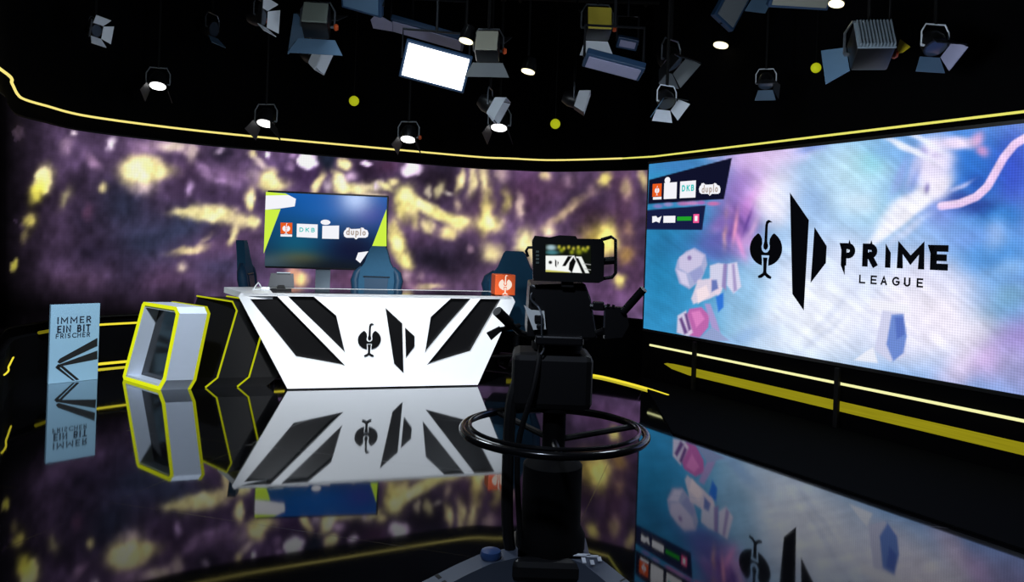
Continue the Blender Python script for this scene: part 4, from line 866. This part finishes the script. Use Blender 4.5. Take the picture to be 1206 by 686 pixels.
CZ = 1.03; vz = at(668, 305, PY-.12)
sc_ = thing('studio_camera', 'black broadcast camera with lit viewfinder on the foreground pedestal', 'camera', (PX, PY, CZ+.001))
def W3(px, py, Y): p = at(px, py, Y); return Vector((p.x-PX, p.y-PY, p.z-CZ))
bm = bmesh.new(); box(bm, (0, 0, .02), (.2, .3, .04), bev=.008); box(bm, (0, .02, .06), (.12, .2, .06), bev=.01); link('pan_head', bm, BLACKP, sc_)
bm = bmesh.new(); prism(bm, [W3(620, 398, PY-.1), W3(624, 336, PY-.1), W3(689, 334, PY-.1), W3(696, 352, PY-.1), W3(704, 400, PY-.1)], (0, .45, 0)); bmesh.ops.bevel(bm, geom=bm.edges[:], offset=.006, segments=1, affect='EDGES'); bd = link('body', bm, BLACKP, sc_)
bm = bmesh.new(); box(bm, (.03, .62, .14), (.2, .52, .19), bev=.015); lathe(bm, [(.09, 0), (.09, .08)], 20, Matrix.Translation((.03, .88, .14)) @ Matrix.Rotation(-PI/2, 4, 'X')); link('lens', bm, BLACK, sc_)
# viewfinder
YV = PY-.14
bm = bmesh.new(); prism(bm, [W3(628, 331, YV), W3(627, 284, YV), W3(630, 278, YV), W3(648, 280, YV), W3(659, 277.5, YV), W3(678, 278.5, YV), W3(680, 281.5, YV), W3(709, 282, YV), W3(712, 288, YV), W3(711, 331, YV), W3(705, 334, YV)], (0, .07, 0)); vf = link('viewfinder', bm, BLACKP, sc_)
nx, ny = 90, 60
c00, c10, c01 = W3(642.5, 321, YV-.003), W3(696, 322.5, YV-.003), W3(642.5, 288, YV-.003)
uu, vv = np.meshgrid(np.linspace(0, 1, nx), np.linspace(0, 1, ny))
P = np.array(c00)[None, None] + uu[..., None]*np.array(c10-c00) + vv[..., None]*np.array(c01-c00)
U = uu.ravel()*57; V = (1-vv.ravel())*34
img = np.zeros((U.size, 3)); img[:] = (14, 18, 12)
for k in range(7): blob(img, U, V, 17+k*6, 3+1.5*(k % 2), 2.2, 2.6, 10, (190, 180, 60), .9, 1.2)
for x, y, r in ((42, 8, 4), (20, 7, 3), (33, 9, 3), (50, 6, 3)): blob(img, U, V, x, y, r, r, 0, (150, 160, 30), .8, 1.2)
blob(img, U, V, 7, 4, 7, 4, 0, (170, 200, 210), .9, 1.5); blob(img, U, V, 8, 10, 9, 3, 0, (70, 130, 140), .9, 1.5)
FP(img, U, V, [(0, 14), (36, 13), (46, 34), (0, 33)], (236, 238, 236), 1, .8); FP(img, U, V, [(38, 14), (45, 14), (55, 34), (44, 34)], (226, 230, 226), 1, .8)
FP(img, U, V, [(28, 14), (33, 14), (25, 26), (21, 26)], (10, 10, 10), 1, .8); FP(img, U, V, [(35, 15), (38, 20), (33, 34), (29, 30), (30, 22)], (10, 10, 10), 1, .8); FP(img, U, V, [(38, 16), (41, 16), (50, 34), (46, 34)], (10, 10, 10), 1, .8)
blob(img, U, V, 6, 22, 2.2, 2, 0, (20, 20, 20), 1, 2); FP(img, U, V, [(12, 18), (13.6, 20), (13.6, 28), (12, 26)], (20, 20, 20), 1, .6); FP(img, U, V, [(15, 20), (16.5, 22), (15, 26)], (20, 20, 20), 1, .6)
FP(img, U, V, [(0, 31), (30, 33), (30, 34), (0, 34)], (190, 186, 90), .9, .8); FP(img, U, V, [(47, 22), (57, 23), (57, 24), (47, 23)], (170, 170, 170), .9, .6); FP(img, U, V, [(49, 28), (57, 29.4), (57, 30.4), (49, 29)], (170, 170, 170), .9, .6)
picture_mesh('viewfinder_display', P, np.stack([uu, vv], -1), nx, ny, img, led_mat('viewfinder_picture', 1.1), vf)
bm = bmesh.new(); tube(bm, [W3(708, 283, YV+.03), W3(720, 279.5, YV+.02), W3(725, 283, YV+.02), W3(725, 322, YV+.02), W3(721, 327, YV+.02), W3(708, 329, YV+.03)], .0075, 8); tube(bm, [W3(711, 308, YV+.03), W3(725, 307, YV+.03)], .016, 8); link('grip', bm, BLACK, vf, True)
bm = bmesh.new(); tube(bm, [W3(630, 292, YV+.03), W3(622, 292, YV+.03), W3(619.5, 296, YV+.03), W3(622, 303, YV+.03)], .006, 8); link('side_latch', bm, BLACK, vf)
bm = bmesh.new(); 
for k in range(4): box(bm, W3(633, 297+k*4.3, YV-.002), (.013, .004, .009))
link('buttons', bm, mat('button_grey', (84, 96, 92), .5), vf)
bm = bmesh.new(); box(bm, W3(668, 334, YV+.04), (.05, .05, .03)); link('viewfinder_mount', bm, BLACK, sc_)
# white side plate with connectors
bm = bmesh.new(); YP = PY-.13
prism(bm, [W3(617, 360, YP), W3(626, 366, YP), W3(641, 367, YP), W3(643, 388.5, YP), W3(628, 389, YP)], (0, .015, 0)); wpn = link('side_plate', bm, mat('side_plate_white', (220, 226, 224), .4), sc_)
wpn['label'] = 'white side plate'
bm = bmesh.new(); box(bm, W3(634, 376, YP-.006), (.032, .012, .03), bev=.004); box(bm, W3(636, 385, YP-.006), (.03, .012, .014), bev=.004); link('connector', bm, BLACK, wpn)
bm = bmesh.new(); tube(bm, smoothpath([W3(627, 345, YP), W3(625, 352, YP), W3(630, 358, YP), W3(634, 362, YP), W3(638, 372, YP-.02), W3(638, 395, YP-.02), W3(641, 410, YP), W3(637, 418, YP)], 4), .004, 6); link('cable', bm, STEEL, sc_, True)
# pan handles
bm = bmesh.new(); YH = PY-.18
tube(bm, [W3(585.5, 367, YH-.05), W3(600, 381, YH)], .021, 12); gr1 = None
o1 = bm; h1 = link('pan_handle', o1, BLACK, sc_, True)
bm = bmesh.new(); tube(bm, [W3(599, 380, YH), W3(612, 392, YH+.08), W3(640, 402, PY)], .013, 8); link('handle_arm', bm, BLACKP, h1)
bm = bmesh.new(); prism(bm, [W3(573, 393, YH), W3(578.5, 401.5, YH), W3(591, 390.5, YH), W3(588, 385.5, YH)], (0, .03, 0)); tube(bm, [W3(588, 389, YH+.015), W3(612, 384, YH+.06)], .010, 8); link('zoom_control', bm, BLACK, h1)
bm = bmesh.new(); YR = PY-.14
tube(bm, [W3(734, 368, YR), W3(758, 341, YR-.05)], .017, 12); h2 = link('pan_handle', bm, BLACK, sc_, True)
bm = bmesh.new(); prism(bm, [W3(713, 362, YR), W3(737, 363, YR), W3(741, 384, YR), W3(733, 398, YR), W3(712, 400, YR)], (0, .05, 0)); tube(bm, [W3(695, 361, YR+.03), W3(716, 363, YR+.02)], .012, 8); box(bm, W3(704.5, 361, YR+.02), (.046, .04, .036), bev=.004)
tube(bm, [W3(712, 390, YR+.03), W3(675, 402, PY)], .014, 8); tube(bm, [W3(716, 363, YR), W3(717, 358.5, YR)], .007, 6); tube(bm, [W3(722, 363, YR), W3(723, 359.5, YR)], .006, 6); link('handle_bracket', bm, BLACKP, h2)

# ================================================================== LIGHTING RIG
GZ = 4.1
grid = thing('lighting_grid', 'black pipe grid hanging under the dark ceiling', 'lighting grid', (0, 6.5, GZ))
ROWS = [5.0, 5.8, 6.5, 7.4, 8.0]
pipeM = mat('black_pipe', (8, 8, 9), .6, spec=.15)
for yy in ROWS:
    bm = bmesh.new(); tube(bm, [(-3.2, yy-6.5, 0), (1.5 if yy > 7 else 2.4 if yy > 5.5 else 3.2, yy-6.5, 0)], .024, 10); link('pipe', bm, pipeM, grid)
for xx in (-2.2, 0, 1.4):
    bm = bmesh.new(); tube(bm, [(xx, -1.8, .05), (xx, 1.75, .05)], .024, 10); link('cross_pipe', bm, pipeM, grid)
    for yy in (-1.2, 1.4):
        bm = bmesh.new(); tube(bm, [(xx, yy, .05), (xx, yy, CEIL-GZ)], .01, 8); link('hanger', bm, pipeM, grid)
DOORC = {'blue': mat('door_blue_grey', (92, 122, 150), .4), 'white': mat('door_white', (226, 232, 240), .4), 'grey': mat('door_grey', (118, 124, 128), .5), 'lilac': mat('door_lilac', (160, 160, 190), .45), 'dark': mat('door_dark', (26, 28, 32), .5)}
BACK = {'grey': mat('fixture_grey', (112, 120, 112), .5), 'beige': mat('fixture_beige', (150, 150, 136), .5), 'yellow': mat('fixture_yellow', (176, 160, 56), .5), 'dark': mat('fixture_dark', (20, 20, 23), .5)}
KNOB = mat('orange_knob', (210, 84, 30), .5)
LENS = emis('lamp_lens_lit', (255, 255, 255), 3.0); LENSD = mat('lamp_lens_off', (60, 70, 84), .1)
def fixture(label, px, py, row, size, tilt, turn, doors=('blue',)*4, open_=35, backc=None, lit=False, knob=False, roll=0, square=False, rib=False, flat=False, group=None, pale=False, wide=1.0):
    """hanging spotlight; beam along local -z, tilted about x, turned about z"""
    c = at(px, py, row); s = size
    t = thing('stage_spotlight', label, 'stage light', (c.x, c.y, c.z), 0, group)
    M = Matrix.Rotation(math.radians(turn), 4, 'Z') @ Matrix.Rotation(math.radians(tilt), 4, 'X') @ Matrix.Rotation(math.radians(roll), 4, 'Z')
    bm = bmesh.new(); hb = .55 if flat else 1.0
    if square: box(bm, (0, 0, s*.25*hb), (s*.9, s*.9, s*.8*hb), M, bev=s*.06)
    else: lathe(bm, [(s*.46, -s*.12), (s*.46, s*.25), (s*.36, s*.5), (s*.3, s*.62)], 18, M)
    hd = link('housing', bm, BLACKP, t, True)
    bm = bmesh.new()
    if square: box(bm, (0, 0, -s*.165), (s*.78, s*.78, s*.02), M)
    else: lathe(bm, [(s*.40, -s*.14), (s*.40, -s*.125)], 18, M)
    link('lens', bm, LENS if lit else LENSD, t)
    if backc:
        bm = bmesh.new()
        if rib:
            for k in range(11): box(bm, (-s*.4+k*s*.08, 0, s*.72), (s*.035, s*.85, s*.12), M)
            box(bm, (0, 0, s*.64), (s*.9, s*.88, s*.05), M); link('heat_sink', bm, mat('ribbed_aluminium', (132, 146, 156), .35, .3), t)
        else:
            box(bm, (0, 0, s*(.68 if not flat else .5)), (s*.84, s*.84, s*.08), M, bev=s*.02); link('back_cover', bm, BACK[backc], t)
    for k in range(4):
        if doors[k] is None: continue
        a = k*PI/2; o_ = math.radians(open_ if not isinstance(open_, (list, tuple)) else open_[k]); r0 = s*.45
        Mk = M @ Matrix.Rotation(a, 4, 'Z')
        w0, w1, ln = s*.42*wide, s*.62*wide, s*.62
        y0, z0 = r0, -s*.16; y1, z1 = r0 + ln*math.sin(o_), -s*.16 - ln*math.cos(o_)
        bm = bmesh.new(); solidify_poly(bm, [Mk @ Vector(p) for p in ((-w0, y0, z0), (w0, y0, z0), (w1, y1, z1), (-w1, y1, z1))], .006)
        link('barn_door', bm, DOORC[doors[k]], hd)
    # yoke and stem stay upright
    bm = bmesh.new(); yk = Matrix.Rotation(math.radians(turn), 4, 'Z'); w = s*.58
    tube(bm, [(-w, 0, 0), (-w, 0, s*.55), (-w*.7, 0, s*.85), (w*.7, 0, s*.85), (w, 0, s*.55), (w, 0, 0)], s*.035, 6, yk); tube(bm, [(-w, 0, 0), (-w*.7, 0, 0)], s*.05, 6, yk); tube(bm, [(w*.7, 0, 0), (w, 0, 0)], s*.05, 6, yk)
    link('yoke', bm, DOORC['grey'] if lit else DOORC['white'] if pale else STEEL, t)  # paler yoke colours paint in the bright reflection on its bend
    bm = bmesh.new(); tube(bm, [(0, 0, s*.85), (0, 0, GZ-c.z-.02)], .013, 8); box(bm, (0, 0, GZ-c.z), (.06, .07, .07), bev=.008); link('hanging_stem', bm, pipeM, t)
    if knob:
        bm = bmesh.new(); lathe(bm, [(s*.1, 0), (s*.13, s*.06), (s*.09, s*.14)], 10, yk @ Matrix.Translation((w, 0, 0)) @ Matrix.Rotation(PI/2, 4, 'Y')); link('tilt_knob', bm, KNOB, t)
    return t
W4 = ('white',)*4
fixture('small lit spotlight over the far left of the curved video wall', 186, 99, 7.4, 0.19, -20, 14, (None, 'dark', None, 'dark'), 20, None, True, False, pale=True)
fixture('small lit spotlight above the television, second from the left', 313, 143, 7.4, 0.2, -20, -8, (None, 'dark', None, 'dark'), 20, None, True, False, pale=True)
fixture('small lit spotlight just above the cornice right of the television', 481, 162, 8.0, .20, -20, -8, (None, 'dark', None, 'dark'), 20, None, True, True, pale=True)
fixture('small lit spotlight hanging lowest below the glowing softbox', 588, 148, 8.0, 0.215, -20, -12, (None, 'dark', None, 'dark'), 20, None, True, False, pale=True)
fixture('spotlight with white barn doors pointing sideways below the softbox', 577, 124, 7.4, 0.194, -62, 80, ('white', 'white', 'white', 'white'), 22, None, False, True)
fixture('spotlight pointing right with white door edges above the studio camera', 676, 117, 7.4, 0.182, -74, 84, ('dark', 'white', 'white', 'white'), 14, None, False, True)
fixture('spotlight with blue and white barn doors near the top of the big screen', 785, 120, 5.8, .15, -34, 22, ('white', 'blue', 'dark', 'white'), 40, None, False, pale=True)
fixture('small spotlight with one blue barn door above the big screen logo', 902, 98, 6.5, .146, -30, -16, ('blue', None, 'dark', 'dark'), 30, None, False, pale=True)
fixture('spotlight with blue lower door at the upper right corner', 1101, 54, 5.0, .17, -34, 6, ('blue', None, 'dark', 'lilac'), 28, None, False, pale=True)
fixture('spotlight with thin white barn doors at the upper left corner', 112, 36, 6.5, .13, -80, 74, ('white', 'dark', 'white', 'white'), 52, None, False, True)
fixture('dark spotlight with narrow white flaps left of the grey lamp', 306, 20, 6.5, .17, -88, 78, ('white', 'dark', 'white', 'white'), 40, None, False, True)
fixture('dark lamp with a single blue-grey flap near the upper left', 250, 34, 8.0, .19, -80, 75, ('blue', None, None, None), 40, None, False)
fixture('grey-backed studio lamp with wide blue barn door left of the softbox', 374, 31, 6.5, .25, 64, 6, ('dark', 'blue', 'blue', None), (60, 60, 86, 60), 'grey', False, True, square=True, wide=1.5)
fixture('spotlight with two white inner doors hanging under the grey-backed lamp', 368, 66, 7.4, 0.185, -66, 82, ('white', 'white', 'lilac', 'white'), 18, None, False, True)
fixture('beige-backed studio lamp right of the glowing softbox', 575, 60, 5.8, .20, 70, -4, ('dark', None, 'grey', None), (60, 60, 88, 60), 'beige', False, True, square=True, wide=1.4)
fixture('yellow-backed studio lamp near the top centre of the rig', 703, 33, 6.5, .24, 76, 2, ('dark', None, 'white', None), (60, 60, 95, 60), 'yellow', False, True, square=True)
fixture('dark lamp with big curved grey barn doors left of the rig corner panel', 790, 72, 6.5, .22, -40, 40, ('grey', 'dark', 'dark', 'grey'), 22, None, False)
fixture('ribbed-back studio lamp with orange knob at the upper right', 1022, 64, 5.0, .26, 58, -10, (None, 'blue', None, None), 62, 'grey', False, True, square=True, rib=True)

# flat panel lights
def panel_light(label, px, py, row, w, h, rx, ry, rz, face, lit=False, flap=None):
    c = at(px, py, row); t = thing('panel_light', label, 'stage light', c)
    M = Matrix.Rotation(math.radians(rz), 4, 'Z') @ Matrix.Rotation(math.radians(ry), 4, 'Y') @ Matrix.Rotation(math.radians(rx), 4, 'X')
    bm = bmesh.new(); box(bm, (0, .03, 0), (w+.05, .06, h+.05), M, bev=.008); link('housing', bm, mat('panel_housing', (40, 66, 96), .4), t)
    bm = bmesh.new(); box(bm, (0, -.004, 0), (w, .012, h), M); link('diffuser', bm, face, t)
    bm = bmesh.new(); a = M @ Vector((-w/2-.03, .03, 0)); b_ = M @ Vector((w/2+.03, .03, 0)); top = max(a.z, b_.z)+.25
    tube(bm, [a, (a.x, a.y, top), (b_.x, b_.y, top), b_], .012, 6); tube(bm, [((a.x+b_.x)/2, (a.y+b_.y)/2, top), (0, 0, GZ-c.z-.02)], .013, 6); link('yoke', bm, GRAPH, t)
    if flap:
        bm = bmesh.new(); solidify_poly(bm, [M @ Vector(p) for p in flap[0]], .006); link('flap', bm, DOORC[flap[1]], t)
    return t
panel_light('glowing white softbox panel hanging at the middle of the rig', 513, 79, 6.5, .54, .285, 26, 11, 10, emis('softbox_glow', (255, 255, 255), 4.0), True)
panel_light('long grey unlit panel seen edge-on behind the softbox', 503, 42, 7.4, .70, .18, 74, 13, 4, DOORC['lilac'], flap=([(-.35, -.02, .09), (-.5, -.04, .2), (-.56, -.05, .08), (-.54, -.05, -.06), (-.35, -.02, -.07)], 'lilac'))
panel_light('pale lilac unlit panel seen edge-on below the yellow-backed lamp', 722, 80, 5.8, .42, .14, 72, 12, 3, DOORC['lilac'])
panel_light('small lilac panel right of the yellow-backed lamp', 739, 52, 7.4, .16, .07, 40, 8, 3, DOORC['lilac'])
panel_light('blue and grey panel tipped on its corner at the top of the frame', 866, 2, 6.5, .40, .20, 10, -62, 16, DOORC['grey'], flap=([(-.0, -.0, -.13), (.17, -.02, -.13), (.17, -.2, -.2), (-.02, -.2, -.2)], 'blue'))
panel_light('beige panel cut off by the top edge above the big screen', 944, -3, 5.8, .44, .14, 40, 0, 4, BACK['beige'])
panel_light('blue-grey panel cut off by the top edge right of the grey-backed lamp', 425, 2, 6.5, .34, .16, 40, 16, -10, DOORC['blue'])
# round downlights that glow
GLOW = emis('downlight_glow', (255, 246, 200), 2.0)
for px_, py_, row, r_, lb in ((549, 48, 5.8, .055, 'small glowing downlight between softbox and beige-backed lamp'), (622, 84, 6.5, .06, 'small glowing downlight right of the beige-backed lamp'), (849, 53, 7.4, .073, 'small glowing downlight above the left of the big screen'), (985, 4, 5.0, .05, 'small glowing downlight cut off by the top edge')):
    c = at(px_, py_, row); t = thing('downlight', lb, 'stage light', c)
    M = Matrix.Rotation(math.radians(-8), 4, 'X') @ Matrix.Rotation(math.radians(12), 4, 'Y')
    bm = bmesh.new(); lathe(bm, [(r_*1.06, 0), (r_*1.06, .06), (r_*.7, .12)], 18, M); link('can', bm, BLACKP, t, True)
    bm = bmesh.new(); lathe(bm, [(r_, -.008), (r_, .0)], 18, M); link('lens', bm, GLOW, t)
    bm = bmesh.new(); tube(bm, [(0, 0, .1), (0, 0, GZ-c.z)], .01, 6); link('hanging_stem', bm, pipeM, t)
# yellow-green balls on thin rods
BALL = mat('ball_felt_glowing', (196, 204, 30), .9, noise=.15, scale=60)
BALL.node_tree.nodes['Principled BSDF'].inputs['Emission Color'].default_value = L4((190, 196, 20)); BALL.node_tree.nodes['Principled BSDF'].inputs['Emission Strength'].default_value = .55  # emission makes the balls glow though they are no lamps
for px_, py_, row, lb in ((117, 83, 8.0, 'yellow-green ball hanging at the far left of the rig'), (417, 119, 8.0, 'yellow-green ball hanging above the television'), (654, 146, 8.0, 'yellow-green ball hanging above the studio camera'), (961, 80, 6.5, 'yellow-green ball hanging above the big screen')):
    c = at(px_, py_, row); t = thing('rig_ball', lb, 'ball', c, 0, 'yellow-green balls in the rig')
    bm = bmesh.new(); bmesh.ops.create_uvsphere(bm, u_segments=20, v_segments=12, radius=.054*row/8.0); link('ball', bm, BALL, t, True)
    bm = bmesh.new(); tube(bm, [(0, 0, .05*row/8.0), (0, 0, GZ-c.z)], .005, 6); link('rod', bm, pipeM, t)
# added yellow gel flag painting lens light beside the ribbed lamp
c = at(1060, 55, 5.0); t = thing('flare_flag', 'small yellow gel flag standing in for lens light beside the ribbed-back lamp', 'gel flag', c)
bm = bmesh.new(); solidify_poly(bm, [(0, 0, .05), (.07, 0, 0), (.02, 0, -.04), (-.03, 0, -.05)], .006); link('flare', bm, mat('yellow_flare', (226, 200, 40), .5), t)
bm = bmesh.new(); box(bm, (-.07, .01, -.01), (.1, .04, .06), bev=.006); tube(bm, [(-.07, .01, 0), (-.07, .01, GZ-c.z)], .008, 6); link('arm', bm, BLACKP, t)

# ================================================================== LIGHTS
def spot(name, loc, tgt, e, size, blend, col, r=.15):
    d = bpy.data.lights.new(name, 'SPOT'); d.energy = e; d.spot_size = math.radians(size); d.spot_blend = blend; d.color = col; d.shadow_soft_size = r
    o = bpy.data.objects.new(name, d); COL.objects.link(o); o.location = loc
    o.rotation_euler = (Vector(tgt)-Vector(loc)).to_track_quat('-Z', 'Y').to_euler(); return o
spot('desk_key', (-.9, 2.6, 4.3), (-1.2, 7.2, .45), 2050, 30, .5, (.96, .98, 1))
spot('sign_key', (-2.6, 3.4, 4.2), (-3.6, 7.0, .4), 1200, 28, .6, (.8, .9, 1))
spot('chair_key', (-.9, 5.2, 4.6), (-.9, 8.2, 1.1), 90, 50, .7, (.7, .87, 1))
def point(name, loc, e, col, r=.2):
    d = bpy.data.lights.new(name, 'POINT'); d.energy = e; d.color = col; d.shadow_soft_size = r
    o = bpy.data.objects.new(name, d); COL.objects.link(o); o.location = loc
point('rig_fill', (-1.2, 4.0, 2.2), 75, (.8, .9, 1)); point('rig_fill_2', (1.3, 3.6, 2.3), 75, (.8, .9, 1))  # unseen fill lamps added to make the rig readable
spot('camera_fill', (-.7, .6, 3.6), (.0, 3.0, .7), 260, 30, .6, (.7, .8, 1))  # unseen lamp added to brighten the camera plate and pedestal feet
